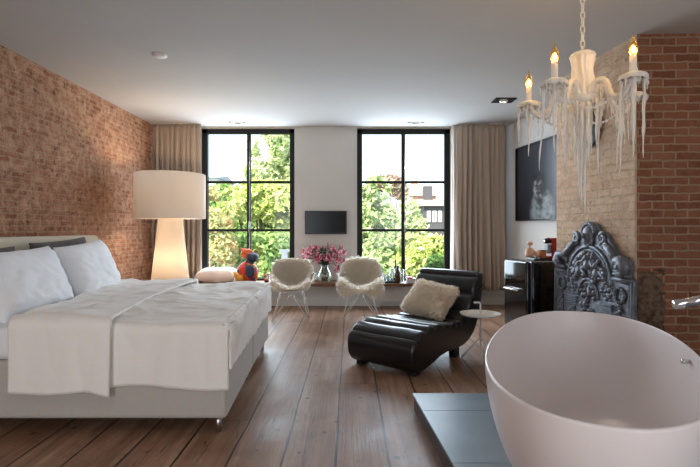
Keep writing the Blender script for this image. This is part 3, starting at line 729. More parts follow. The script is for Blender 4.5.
# ------------------------------------------------------------------ bench right: tray, bottles, glasses, box
def onb(x, Y): return (x-CX)/F*Y
x = onb(387, 7.12)
tag(MB().box(x-.13, x+.13, 7.02, 7.20, ZS, ZS+.008).box(x-.13, x+.13, 7.02, 7.028, ZS+.008, ZS+.025).box(x-.13, x+.13, 7.192, 7.20, ZS+.008, ZS+.025).box(x-.13, x-.122, 7.02, 7.20, ZS+.008, ZS+.025).box(x+.122, x+.13, 7.02, 7.20, ZS+.008, ZS+.025).build('serving_tray', M['black']), 'small black tray on the bench below the right window', 'tray')
for k, (xx, Y, hh) in enumerate(((384.5, 7.10, .09), (388.5, 7.13, .10))):
    x = onb(xx, Y)
    lab = ('clear tumbler at the left on the black tray', 'clear tumbler on the black tray nearest the bottles')[k]
    tag(MB().lathe([(.001, .002), (.032, .002), (.037, hh), (.034, hh), (.029, .008), (.001, .008)], (x, Y, ZS+.008), 18).build('glass_tumbler', M['vglass']), lab, 'glass', 'tumblers on the black tray')
def bottle(xx, Y, r, h, neck, m, label, capm, labm=None):
    x = onb(xx, Y); t = thing('bottle', (x, Y, ZS), label, 'bottle')
    MB().lathe([(.001, 0), (r, 0), (r, h*.58), (neck, h*.74), (neck, h*.94), (.001, h*.94)], (x, Y, ZS), 18).build('body', m, t)
    MB().lathe([(neck*1.15, h*.92), (neck*1.15, h), (.001, h)], (x, Y, ZS), 14).build('cap', capm, t)
    if labm: MB().lathe([(r*1.02, h*.14), (r*1.02, h*.45)], (x, Y, ZS), 18).build('paper_label', labm, t)
bottle(397.6, 7.06, .045, .26, .022, M['amberglass'], 'brown glass bottle standing in front of the window mullion', M['black'])
bottle(395.6, 7.22, .034, .34, .014, M['amberglass'], 'tall slim dark bottle with red cap behind the brown bottle', M['redcard'], M['navy'])
x = onb(392.3, 7.12)
tag(MB().lathe([(.001, .002), (.05, .002), (.052, .12), (.035, .17), (.045, .21), (.042, .21), (.032, .17), (.048, .12), (.046, .01), (.001, .01)], (x, 7.12, ZS), 18).build('glass_carafe', M['vglass']), 'clear glass carafe between the black tray and brown bottle', 'carafe')
x = onb(401.6, 7.14)
tag(MB().lathe([(.001, .002), (.034, .002), (.038, .2), (.035, .2), (.031, .01), (.001, .01)], (x, 7.14, ZS), 18).build('tall_glass', M['vglass']), 'tall clear glass just right of the brown bottle', 'glass')
x = onb(410.5, 7.10); bx_ = thing('carton', (x, 7.1, ZS), 'white carton with red top on the bench beside the chaise back', 'box')
MB().box(x-.06, x+.07, 7.02, 7.18, ZS, ZS+.07).build('body', M['paper'], bx_, bev=.003)
MB().box(x-.065, x+.02, 7.015, 7.185, ZS+.07, ZS+.09).build('lid', M['redcard'], bx_, bev=.003)

# ------------------------------------------------------------------ chaise longue
CO = Vector((.255, 3.93, 0)); ca_ = Vector((.625, .78, 0)).normalized(); ce_ = Vector((ca_.y, -ca_.x, 0)); CWD = .345
ch = thing('chaise_longue', (CO.x, CO.y, 0), 'black leather channelled chaise longue in the middle of floor', 'chaise longue')
TC = frame(CO, ca_, ce_, (0, 0, 1))      # local x along, y across, z up
top = catmull([(.02, 0, .31), (.20, 0, .362), (.45, 0, .355), (.72, 0, .325), (.90, 0, .345), (1.02, 0, .45), (1.13, 0, .62), (1.20, 0, .735)], 24)
# scalloped upper outline from foot to head, then around and back along the underside
def arc_len(p):
    s = [0]
    for a, b in zip(p, p[1:]): s.append(s[-1]+(b-a).length)
    return s
sl = arc_len(top); tot = sl[-1]; seams = [0, .175, .335, .485, .62, .74, .86, 1.02, 1.20, tot]
def chan(s):
    for a, b in zip(seams, seams[1:]):
        if a <= s <= b: k = (s-a)/(b-a); return (1-abs(2*k-1)**2.6)
    return 0
upper = []
for i, p in enumerate(top):
    t = (top[min(i+1, len(top)-1)]-top[max(i-1, 0)]).normalized(); nrm = Vector((-t.z, 0, t.x))
    upper.append(p+nrm*.038*(chan(sl[i])-.5))
headr = catmull([(1.20, 0, .735), (1.24, 0, .772), (1.32, 0, .765), (1.345, 0, .70)], 6)
under = catmull([(1.345, 0, .70), (1.32, 0, .56), (1.24, 0, .34), (1.10, 0, .17), (.88, 0, .095), (.55, 0, .10), (.30, 0, .06), (.16, 0, .03)], 10)
footr = catmull([(.16, 0, .03), (.06, 0, .035), (-.015, 0, .10), (-.035, 0, .20), (-.02, 0, .27), (.02, 0, .31)], 7)
outl = upper+headr[1:]+under[1:]+footr[1:-1]
no = len(outl)
cen = []
for i, p in enumerate(outl):
    t = (outl[(i+1) % no]-outl[i-1]).normalized(); cen.append(Vector((t.z, 0, -t.x)))
secs = []
rE = .032
for k in range(7): a = PI/2*k/6; secs.append((-CWD+rE-rE*math.cos(a), rE*(1-math.sin(a))))
for k in range(1, 10): secs.append((-CWD+rE+(2*CWD-2*rE)*k/10, 0))
for k in range(7): a = PI/2*k/6; secs.append((CWD-rE+rE*math.sin(a), rE*(1-math.cos(a))))
mb = MB(TC); vs_ = []
for y, ins in secs:
    for i, p in enumerate(outl):
        q = p+cen[i]*ins; pw = .006*nz(p.x*9, y*6, p.z*9)
        vs_.append(Vector((q.x, y, q.z+pw)))
mb.add(vs_, [(j*no+i, j*no+(i+1) % no, (j+1)*no+(i+1) % no, (j+1)*no+i) for j in range(len(secs)-1) for i in range(no)])
from mathutils.geometry import tessellate_polygon
for ring_ in (vs_[:no], vs_[-no:]):
    tri_ = tessellate_polygon([[Vector((p.x, p.z, 0)) for p in ring_]]); mb.add(ring_, [tuple(t_) for t_ in tri_], False)
mb.build('upholstery', M['leather'], ch)
for a, b in ((.10, -.27), (.10, .27), (.82, -.27), (.82, .27)):
    MB(TC).box(a-.04, a+.05, b-.035, b+.035, 0, .05 if a < .5 else .115).build('foot', M['black'], ch, bev=.006)
# fur cushion against the back
def furpillow():
    c = CO+ca_*.895+ce_*-.03+Vector((0, 0, .505))
    T = frame(c, ce_, ca_, (0, 0, 1)) @ Matrix.Rotation(-.78, 4, 'X') @ Matrix.Rotation(.16, 4, 'Y')
    m = MB(T)
    def fn(sg):
        def f(u, v):
            a, b = 2*u-1, 2*v-1; bul = (max(0, 1-a**4)*max(0, 1-b**4))**.5
            return (.235*a*(1-.06*(1-b*b)), sg*(.07*bul+.006), .185*b*(1-.06*(1-a*a)))
        return f
    m.grid(fn(-1), 20, 18); m.grid(fn(1), 20, 18)
    # outward normals for fur
    nf = 20*18
    m.f = [f[::-1] for f in m.f[:nf]]+m.f[nf:]
    V = m.v; f0 = m.f[nf//2]; nn = (V[f0[1]]-V[f0[0]]).cross(V[f0[2]]-V[f0[0]])
    if nn.dot(T.to_3x3() @ Vector((0, -1, 0))) < 0: m.f = [f[::-1] for f in m.f]
    add_fur(m, 14000, .034, .0022, seed=5, comb=(0, 0, -.4), clump=.5)
    tag(m.build('fur_cushion', [M['hide'], M['fur2']], weld=False), 'ivory fur cushion leaning on the back of black chaise', 'cushion')
furpillow()

# ------------------------------------------------------------------ side table
SX, SY, SZ = 1.195, 4.28, .418
st = thing('side_table', (SX, SY, 0), 'small round white side table with upright handle beside chaise', 'table')
MB().lathe([(.001, SZ), (.165, SZ), (.182, SZ+.012), (.186, SZ+.011), (.172, SZ-.006), (.12, SZ-.016), (.001, SZ-.016)], (SX, SY, 0), 48).build('table_top', M['wire'], st)
hbz = .20
MB().tube([(SX, SY, hbz), (SX, SY, SZ+.09), (SX, SY, SZ+.10), (SX-.008, SY, SZ+.108), (SX-.06, SY, SZ+.108)], .0085, 8).build('post', M['wire'], st)
for a in (-1.75, 2.75, .35):
    d = Vector((math.cos(a), math.sin(a), 0)); MB().tube([(SX, SY, hbz+.01), Vector((SX, SY, 0))+d*.17+Vector((0, 0, .006))], .0085, 8).build('leg', M['wire'], st)

# ------------------------------------------------------------------ fridge and what stands on it
fn_ = Vector((1.956, 5.16, 0)); ff = Vector((1.862, 5.64, 0)); fu = (ff-fn_).normalized(); fv = Vector((fu.y, -fu.x, 0))
TF = frame(fn_, fu, fv, (0, 0, 1)); FW = (ff-fn_).length; FH = .842
fr = thing('mini_fridge', (fn_.x, fn_.y, 0), 'glossy black retro mini fridge against the white wall', 'fridge')
MB(TF).box(0, FW, .065, .52, .03, FH).build('body', M['blackgloss'], fr, bev=.03, bseg=4)
def door(u, v): return None
dr = MB(TF).box(.0, FW, -.005, .058, .045, FH-.004).build('door', M['blackgloss'], fr, bev=.028, bseg=4)
MB(TF).tube([(.14, -.008, FH*.60), (.14, -.045, FH*.60), (.40, -.045, FH*.60), (.44, -.008, FH*.60)], .014, 10).build('handle', M['chrome'], dr)
MB(TF).box(.012, FW-.012, .056, .066, .05, FH-.02).build('door_seal', M['grey'], fr)
for a, b in ((.05, .1), (FW-.05, .1), (.05, .46), (FW-.05, .46)): MB(TF).tube([(a, b, 0), (a, b, .035)], .018, 10).build('foot', M['black'], fr)
def onf(a, b, z=0): return TF @ Vector((a, b, FH+z))
def at_px(x, Y): return (x-CX)/F*Y
# tray, coffee machine and bits
ty = 5.42
tr_ = MB().box(at_px(528, ty)+.02, at_px(545, ty), ty-.13, ty+.10, FH+.001, FH+.03); tag(tr_.build('drinks_tray', M['black'], bev=.006), 'low dark tray on the fridge carrying jar and boxes', 'tray')
TZ = FH+.03
cm = at_px(549.3, ty); cf = thing('coffee_machine', (cm, ty, FH), 'red and grey capsule coffee machine on top of the black fridge', 'coffee machine')
MB().box(cm+.005, cm+.085, ty-.06, ty+.10, FH+.002, FH+.255).build('body', M['red'], cf, bev=.012, bseg=3)
MB().box(cm-.045, cm+.005, ty-.05, ty+.09, FH+.002, FH+.045).build('base', M['red'], cf, bev=.008)
MB().box(cm-.035, cm+.005, ty-.04, ty+.05, FH+.075, FH+.18).build('front_block', M['grey'], cf, bev=.008)
MB().tube([(cm-.055, ty, FH+.215), (cm-.02, ty, FH+.222), (cm+.01, ty, FH+.22)], [.03, .034, .03], 14).build('capsule_head', M['black'], cf)
MB().tube([(cm-.062, ty, FH+.215), (cm-.053, ty, FH+.215)], [.022, .026], 14).build('lever', M['chrome'], cf)
jx = at_px(529.8, ty); jr = thing('lidded_jar', (jx, ty, TZ), 'peach jar with ball stopper at left end of the fridge tray', 'jar')
MB().lathe([(.001, .0), (.045, 0), (.052, .04), (.048, .085), (.03, .105), (.012, .115), (.001, .115)], (jx, ty, TZ), 20).build('body', M['peach'], jr)
MB().tube([(jx, ty, TZ+.11), (jx, ty, TZ+.14)], .009, 10).ell((jx, ty, TZ+.16), (.034, .034, .026), 14, 8).build('stopper', M['peach'], jr)
cx_ = at_px(536.8, ty); tag(MB().lathe([(.001, 0), (.026, 0), (.034, .075), (.031, .075), (.024, .006), (.001, .006)], (cx_, ty-.02, TZ), 18).build('cup', M['peach']), 'small peach cup standing between jar and amber box', 'cup')
ax_ = at_px(541.6, ty); ab = thing('snack_box', (ax_, ty, TZ), 'amber and red snack box on the fridge tray beside coffee machine', 'box')
MB().box(ax_-.028, ax_+.03, ty-.06, ty+.04, TZ, TZ+.07).build('body', M['amber'], ab, bev=.003)
MB().box(ax_-.03, ax_+.032, ty-.062, ty+.042, TZ+.07, TZ+.085).build('lid', M['sidewood'], ab)
cx2 = at_px(537.5, 5.28); tag(MB().lathe([(.001, 0), (.026, 0), (.032, .05), (.029, .05), (.024, .006), (.001, .006)], (cx2, 5.285, FH), 18).build('glass_tumbler', M['vglass']), 'little clear glass on fridge edge in front of the tray', 'glass')

# ------------------------------------------------------------------ picture
def picture():
    y0 = 6.99; y1 = 5.72; du = Vector((.137, -1, 0)).normalized(); nn = Vector((-1, -.137, 0)).normalized()
    o = Vector((xr(y0), y0, 1.317)); L = (Vector((xr(y1), y1, 0))-Vector((xr(y0), y0, 0))).length; Hh = 1.082
    T = frame(o+nn*.004, du, (0, 0, 1), nn)
    t = thing('framed_picture', tuple(o), 'large dark framed portrait picture on the white wall above fridge', 'picture')
    f = MB(T); f.box(0, L, 0, .018, 0, .045); f.box(0, L, Hh-.018, Hh, 0, .045); f.box(0, .018, 0, Hh, 0, .045); f.box(L-.018, L, 0, Hh, 0, .045); f.build('picture_frame', M['black'], t)
    n = N('dark_canvas_print'); uv = n.n('ShaderNodeUVMap').outputs[0]; s = n.n('ShaderNodeSeparateXYZ', {0: uv}); U, V_ = s.outputs[0], s.outputs[1]
    def blob(cu, cv, ru, rv, soft=.35):
        a = n.math('DIVIDE', n.math('SUBTRACT', U, cu), ru); b = n.math('DIVIDE', n.math('SUBTRACT', V_, cv), rv)
        d = n.math('ADD', n.math('MULTIPLY', a, a), n.math('MULTIPLY', b, b))
        return n.n('ShaderNodeMapRange', {0: d, 1: 1-soft, 2: 1+soft, 3: 1, 4: 0}).outputs[0]
    nzv = n.noise(9, uv, 4)
    col = n.ramp(V_, [(0, srgb(26, 26, 30)), (.55, srgb(50, 52, 60)), (1, srgb(58, 60, 68))])
    col = n.mix(blob(.53, .08, .23, .30), col, n.ramp(nzv, [(.38, srgb(64, 80, 88)), (.5, srgb(126, 134, 132)), (.66, srgb(150, 156, 160))]))
    col = n.mix(blob(.47, .41, .105, .165), col, n.ramp(n.noise(14, uv, 3), [(.4, srgb(60, 58, 62)), (.55, srgb(128, 126, 130)), (.7, srgb(176, 174, 176))]))
    for cu, cv, ru, rv in ((.43, .44, .03, .018), (.51, .44, .03, .018), (.475, .34, .045, .022), (.49, .38, .02, .012), (.56, .43, .05, .15), (.45, .55, .10, .05), (.5, .225, .06, .05)):
        col = n.mix(n.math('MULTIPLY', blob(cu, cv, ru, rv, .6), .85), col, srgb(22, 22, 25))
    n.set(color=col, rough=.28, spec=.35)
    me = MB(T).add([(.018, .018, .02), (L-.018, .018, .02), (L-.018, Hh-.018, .02), (.018, Hh-.018, .02)], [(0, 1, 2, 3)], False)
    ob = me.build('canvas', n.m, t, weld=False); uvl = ob.data.uv_layers.new(name='UVMap')
    for k, c in enumerate([(0, 0), (1, 0), (1, 1), (0, 1)]): uvl.data[k].uv = c
picture()

# ------------------------------------------------------------------ cast-iron fireback
def fireback():
    P0 = Vector((2.735-.0939*5.06, 5.06, 0)); P1 = Vector((2.735-.0939*3.85, 3.85, 0))
    du = (P1-P0).normalized(); W = (P1-P0).length; nn = Vector((du.y, -du.x, 0))
    if nn.x > 0: nn = -nn
    lean = .022; up = Vector((0, 0, 1))-nn*lean; up.normalize(); n3 = du.cross(up); n3 = n3 if n3.dot(nn) > 0 else -n3
    T = frame(P0+du*W/2+nn*.036, du, up, n3)      # local: x across (centre 0), y up, z out
    t = thing('cast_iron_fireback', tuple(T.translation), 'ornate dark cast iron fireback leaning on the brick chimney behind bathtub', 'fireback')
    half = [(W/2, 0), (W/2, .775), (.555, .80), (.575, .86), (.56, .92), (.50, .965), (.43, .975), (.385, 1.0), (.33, 1.06), (.30, 1.085), (.27, 1.14), (.22, 1.175), (.165, 1.165), (.14, 1.20), (.10, 1.245), (.04, 1.268)]
    outl = half+[(-x, y) for x, y in half[::-1]]
    MB(T).prism(outl, -.02, .02).build('plate', M['iron'], t, bev=.008)
    I = M['iron']
    def ring(path, r): return MB(T).tube(path, r, 8)
    # borders
    for sx in (-1, 1):
        b = MB(T); b.tube([(sx*(W/2-.015), .02, .02), (sx*(W/2-.015), .765, .02)], .014, 8).tube([(sx*(W/2-.05), .02, .02), (sx*(W/2-.05), .735, .02)], .007, 6)
        b.tube([(sx*(W/2-.01), .765, .022), (sx*.325, .765, .022)], .017, 8).tube([(sx*(W/2-.05), .735, .022), (sx*.335, .735, .022)], .008, 6)
        b.build('border_moulding', I, t)
        bd = MB(T).tube([(sx*(W/2-.033), .02, .02), (sx*(W/2-.033), .75, .02), (sx*.35, .75, .02)], .006, 6)
        for k in range(30): bd.ell((sx*(W/2-.033), .03+k*.0245, .024), .009, 6, 4)
        for k in range(9): bd.ell((sx*(.36+k*.024), .75, .03), .008, 6, 4)
        bd.build('bead_border', I, t)
    am = MB(T)
    for R, r in ((.335, .018), (.298, .009)):
        am.tube([(R*math.cos(a), .70+R*math.sin(a), .024) for a in np.linspace(-.05, PI+.05, 36)], r, 8)
    for k in range(27):
        a = PI*k/26; am.ell((.317*math.cos(a), .70+.317*math.sin(a), .026), .008, 6, 4)
    am.build('arch_moulding', I, t)
    ia = MB(T)
    for R, r in ((.15, .014), (.115, .007)): ia.tube([(R*math.cos(a), .56+R*1.1*math.sin(a), .026) for a in np.linspace(-.1, PI+.1, 26)], r, 8)
    ia.build('inner_arch', I, t)
    # head of a mask in the crest
    mk = MB(T)
    mk.ell((0, 1.145, .03), (.075, .09, .05), 16, 10).ell((0, 1.135, .085), (.014, .03, .016), 8, 6).ell((-.03, 1.155, .07), (.016, .010, .012), 8, 6).ell((.03, 1.155, .07), (.016, .010, .012), 8, 6).ell((0, 1.10, .075), (.03, .010, .012), 8, 6).ell((0, 1.085, .06), (.03, .018, .02), 8, 6)
    for k in range(11):
        a = PI*(.05+.9*k/10); mk.ell((.10*math.cos(a), 1.15+.10*math.sin(a), .03), (.026, .026, .026), 8, 6)
    for k in range(7): mk.ell(((k-3)*.02, 1.05-.012*abs(k-3)*-1, .03), (.012, .04, .02), 8, 6)
    mk.build('crest_mask', I, t)
    for sx in (-1, 1):
        sc_ = MB(T)      # volute beside the mask
        sp_ = [(sx*(.205+.052*(1-k/30)*math.cos(k*.42+1.0)), 1.115+.052*(1-k/30)*math.sin(k*.42+1.0), .028) for k in range(26)]
        sc_.tube(sp_, [.022-.0004*k for k in range(26)], 8)
        sc_.tube([(sx*.17, 1.06, .025), (sx*.26, 1.05, .03), (sx*.35, .98, .03), (sx*.42, .90, .03)], [.02, .035, .04, .03], 8)
        for k in range(7): sc_.ell((sx*(.22+k*.03), 1.06-k*.022, .055), (.016, .020, .014), 8, 6, T=None)
        sc_.build('volute', I, t)
        dl = MB(T)       # dolphin on the shoulder
        dl.tube([(sx*.36, .86, .03), (sx*.42, .93, .035), (sx*.49, .93, .04), (sx*.535, .87, .04), (sx*.50, .815, .035), (sx*.40, .80, .03)], [.02, .04, .052, .05, .04, .02], 10)
        dl.ell((sx*.485, .875, .085), (.025, .025, .014), 10, 6).torus((sx*.485, .875, .08), .034, .008).ell((sx*.42, .81, .04), (.05, .014, .02), 8, 6).ell((sx*.545, .80, .03), (.03, .018, .02), 8, 6)
        dl.build('dolphin_scroll', I, t)
        pl = MB(T)       # bracketed pilaster beside the small arch
        for k, (wd_, y_) in enumerate(((.20, .515), (.19, .49), (.17, .468), (.15, .44))): pl.box(sx*.27-wd_/2, sx*.27+wd_/2, y_, y_+.018, .015, .05-.006*k)
        pl.box(sx*.27-.06, sx*.27+.06, .06, .43, .01, .035)
        for k in range(12): pl.ell((sx*.27+(.025 if k % 2 else -.025), .08+k*.03, .038), (.022, .02, .014), 8, 6)
        pl.build('pilaster', I, t)
        wr_ = MB(T)      # wreath and trophy on the side panel
        wr_.torus((sx*.455, .63, .028), .062, .014)
        for k in range(14): wr_.ell((sx*.455+.062*math.cos(k*.449), .63+.062*math.sin(k*.449), .036), .014, 6, 4)
        for k in range(22):
            y_ = .54-k*.022; wr_.ell((sx*.455+.035*nz(k*1.7, sx*3)+.02*math.sin(k*1.3), y_, .026), (.018+.014*abs(nz(k*.9, 2)), .018, .02), 8, 6)
        wr_.tube([(sx*.455, .56, .02), (sx*.43, .35, .03), (sx*.47, .12, .02)], .012, 6)
        wr_.build('wreath_trophy', I, t)
    fg = MB(T)           # figures and foliage under the big arch
    rr = random.Random(3)
    for k in range(110):
        a = rr.random()*PI; R = .05+.23*math.sqrt(rr.random()); x_ = R*math.cos(a); y_ = .70+R*math.sin(a)
        if math.hypot(x_, (y_-.56)/1.1) < .165: continue
        s_ = .012+.020*rr.random(); fg.ell((x_, y_, .02+.014*rr.random()), (s_*(.7+.8*rr.random()), s_*(.7+.8*rr.random()), .024), 8, 6)
    for cx__, cy__ in ((0, .93), (-.13, .86), (.14, .86)):
        fg.ell((cx__, cy__, .04), (.028, .034, .034), 10, 8).ell((cx__, cy__-.075, .036), (.045, .055, .036), 10, 8).tube([(cx__-.04, cy__-.05, .04), (cx__-.09, cy__-.085, .04), (cx__-.10, cy__-.04, .04)], .016, 6).tube([(cx__+.04, cy__-.05, .04), (cx__+.09, cy__-.085, .04), (cx__+.07, cy__-.13, .04)], .016, 6)
    for k in range(60):
        x_ = (rr.random()-.5)*.24; y_ = .08+.58*rr.random(); s_ = .014+.016*rr.random()
        fg.ell((x_, y_, .02+.012*rr.random()), (s_*(.7+.8*rr.random()), s_*(.8+.8*rr.random()), .026), 8, 6)
    for sx in (-1, 1):
        for k in range(26):
            fg.ell((sx*(.19+.17*rr.random()), .56+.15*rr.random(), .018), (.014+.018*rr.random(), .010+.012*rr.random(), .02), 8, 6)
    fg.build('figure_relief', I, t)
fireback()
# dark oval plaque on the chimney above
def plaque():
    Y = 4.5; o = Vector((2.387-.0939*(Y-3.884), Y, 1.2+107*Y/467)); nn = Vector((-.9956, -.0935, 0)); du = Vector((.0935, -.9956, 0))
    T = frame(o+nn*.014, du, (0, 0, 1), nn); m = MB(T)
    m.prism([(.17*math.cos(2*PI*k/36), .24*math.sin(2*PI*k/36)) for k in range(36)], -.006, .012)
    pl = m.build('wall_plaque', M['screen'], bev=.004); tag(pl, 'dark oval plaque on chimney bricks behind the chandelier', 'plaque')
    MB(T).tube([(.17*math.cos(2*PI*k/36), .24*math.sin(2*PI*k/36), .01) for k in range(36)], .012, 8, closed=True).build('rim', M['frame'], pl)
plaque()

# ------------------------------------------------------------------ tub on its plinth
ZP = .108
def px_(Y): return .413+.068*(3.11-Y)
pt = thing('bath_plinth', (1.5, 2.2, 0), 'low step tiled in blue-grey slabs carrying the white bathtub', 'platform')
PY0 = .85
MB().prism([(px_(3.11)+.012, 3.10), (px_(PY0)+.012, PY0), (xr(PY0)-.01, PY0), (xr(3.11)-.01, 3.10)], 0, ZP-.014).build('side_facing', M['sidewood'], pt)
ys = [3.11, 2.81, 2.18, 1.55, PY0]
for a, b in zip(ys, ys[1:]):
    cols_ = [0, 1.15, 2.0, 3.2]
    for c0, c1 in zip(cols_, cols_[1:]):
        q = [(px_(a)+c0+.0015, a-.0015), (px_(b)+c0+.0015, b+.0015), (min(px_(b)+c1-.0015, xr(b)-.01), b+.0015), (min(px_(a)+c1-.0015, xr(a)-.01), a-.0015)]
        MB().prism(q, ZP-.014, ZP).build('tile', M['slate'], pt, bev=.0015)
TBC = Vector((1.108, 2.178)); TAX = Vector((.426, .905)); TBX = Vector((.905, -.426)); TA, TBW = .985, .428; TZR = ZP+.55
def tubpt(a, s, z, k=2.25):
    ca2, sa2 = math.cos(a), math.sin(a); e = 2/k
    u = math.copysign(abs(ca2)**e, ca2)*TA*s[0]; v = math.copysign(abs(sa2)**e, sa2)*TBW*s[1]
    q = TBC+TAX*u+TBX*v; return Vector((q.x, q.y, z))
tb = thing('bathtub', (TBC.x, TBC.y, ZP), 'large oval white freestanding bathtub on the grey tiled step', 'bathtub')
prof = []
for k in range(15):
    f = k/14; zz = ZP+.002+(TZR-ZP-.012)*f; sc_ = .60+.40*(1-(1-f)**1.85)
    prof.append((zz, .66+.34*(1-(1-f)**2.0), sc_))
prof[0] = (ZP+.002, .64, .57)
inn = []
for k in range(14):
    f = k/13; zz = TZR-.012-(TZR-ZP-.10)*f; g = 1-f
    inn.append((zz, .62+.365*(1-(1-g)**2.1)-.0, .54+.435*(1-(1-g)**2.1)-.0))
rim = [(TZR-.003, .9995, .9985), (TZR, .994, .988), (TZR, .988, .978), (TZR-.004, .985, .974)]
rings = prof+rim+inn
na = 96; m = MB(); vv = []
for z_, sa_, sb_ in rings:
    for k in range(na): vv.append(tubpt(2*PI*k/na, (sa_, sb_), z_))
nr = len(rings)
m.add(vv, [(i*na+k, i*na+(k+1) % na, (i+1)*na+(k+1) % na, (i+1)*na+k) for i in range(nr-1) for k in range(na)])
zf = rings[-1][0]; last = (nr-1)*na
for q, s_ in enumerate((.9, .5, .1)): pass
cb_ = len(m.v); m.add([vv[last+k] for k in range(na)]+[(TBC.x, TBC.y, zf-.012)], [(k, (k+1) % na, na) for k in range(na)])
m.add([vv[k] for k in range(na)], [list(range(na))[::-1]])
m.build('basin', M['tub'], tb)
MB().lathe([(.001, .0), (.032, .0), (.034, .004), (.001, .008)], (TBC.x, TBC.y, zf-.008), 24).build('drain', M['chrome'], tb)
# overflow knob on the inner right side
ang = None
best = None
for k in range(720):
    a = 2*PI*k/720; q = tubpt(a, (.965, .945), TZR-.055); xx = CX+F*q.x/q.y; yy = HY-F*(q.z-CZ)/q.y
    d = math.hypot(xx-692, yy-357)
    if best is None or d < best[0]: best = (d, q)
q = best[1]; inward = Vector((TBC.x-q.x, TBC.y-q.y, 0)).normalized()
MB().tube([q-inward*.02, q+inward*.015, q+inward*.022], [.010, .013, .012], 14).build('overflow_knob', M['chrome'], tb)

# ------------------------------------------------------------------ faucet
fa = thing('bath_faucet', (2.02, 2.30, ZP), 'chrome floor standing bath faucet spout reaching over the tub rim', 'faucet')
s_end = P(675, 305, 2.22); s_in = s_end+Vector((.46, .04, .085))
MB().tube([s_end, s_end+(s_in-s_end)*.5, s_in], .021, 20).build('spout', M['chrome'], fa)
MB().tube([s_end+(s_in-s_end)*.06+Vector((0, 0, -.008)), s_end+(s_in-s_end)*.08+Vector((0, 0, -.023))], .011, 12).build('aerator', M['steel'], fa)
MB().tube([(s_in.x, s_in.y, ZP), (s_in.x, s_in.y, s_in.z+.05)], .026, 20).build('column', M['chrome'], fa)
MB().lathe([(.001, 0), (.06, 0), (.06, .012), (.03, .02)], (s_in.x, s_in.y, ZP), 24).build('base', M['chrome'], fa)
MB().tube([(s_in.x, s_in.y, s_in.z+.05), (s_in.x-.01, s_in.y-.09, s_in.z+.09)], .012, 10).build('lever', M['chrome'], fa)

# ------------------------------------------------------------------ chandelier
HC = Vector((1.37, 2.75, 0)); ZC = 2.0
cl = thing('wax_chandelier', (HC.x, HC.y, 1.30), 'white wax dripped chandelier with lit candle bulbs hanging above the bathtub', 'chandelier')
WX = M['wax']; rw = random.Random(12)
chn = MB(); z = 2.25; k = 0
while z < H-.02:
    lp_ = []
    for q in range(14):
        a = 2*PI*q/14; dx = .011*math.cos(a); dz = .026*math.sin(a)
        lp_.append((HC.x+(dx if k % 2 else 0), HC.y+(0 if k % 2 else dx), z+dz))
    chn.tube(lp_, .0042, 6, closed=True); z += .042; k += 1
chn.build('chain', WX, cl)
MB().lathe([(.001, H-.03), (.05, H-.028), (.06, H), (.001, H)], (HC.x, HC.y, 0), 24).build('ceiling_rose', WX, cl)
def lump(c, r, seed, nu=14, nv=10, a=.18): return (c, r, nu, nv, 0, None, lambda d: 1+a*nz(d.x*2.2, d.y*2.2, d.z*2.2+seed))
col_ = MB()
def colfn(u, v):
    z_ = 1.97+v*.26; a = 2*PI*u
    r = lerpk(v, [(0, .078), (.12, .062), (.3, .064), (.55, .056), (.8, .060), (.92, .074), (1, .068)])
    r *= .78; r += .010*nz(math.cos(a)*2, math.sin(a)*2, v*3)+.020*max(0, math.sin(a*6+v*1.5))**.6*(v < .93)
    return (HC.x+r*math.cos(a), HC.y+r*math.sin(a), z_)
col_.grid(colfn, 40, 26); col_.ell((HC.x, HC.y, 2.228), (.066, .066, .018), 16, 6, fn=lambda d: 1+.15*nz(d.x*3, d.y*3, 0)); col_.ell((HC.x, HC.y, 1.965), (.080, .080, .045), 20, 10, fn=lambda d: 1+.12*nz(d.x*3, d.y*3, d.z*3)); col_.ell((HC.x, HC.y, 1.90), (.05, .05, .06), 14, 8)
col_.build('column', WX, cl)
def drip(mb, p, L, r, sway=.0):
    n = 9; path = []; rad = []; r *= .82
    bead = rw.random()
    for k in range(n+1):
        f = k/n; path.append(Vector(p)+Vector((sway*f+.006*nz(p[0]*40, f*3), .006*nz(p[1]*40, f*3, 4), -L*f)))
        rr_ = r*(1-.72*f**1.2)+.0012*math.sin(f*17+bead*6)
        if bead > .55: rr_ += r*.75*math.exp(-((f-.5)/.09)**2)
        rad.append(max(.0012, rr_*(1 if k < n else .4)))
    mb.tube(path, rad, 6)
angs = [math.radians(a) for a in (133, 219, 289, 8, 72)]
RA = .33
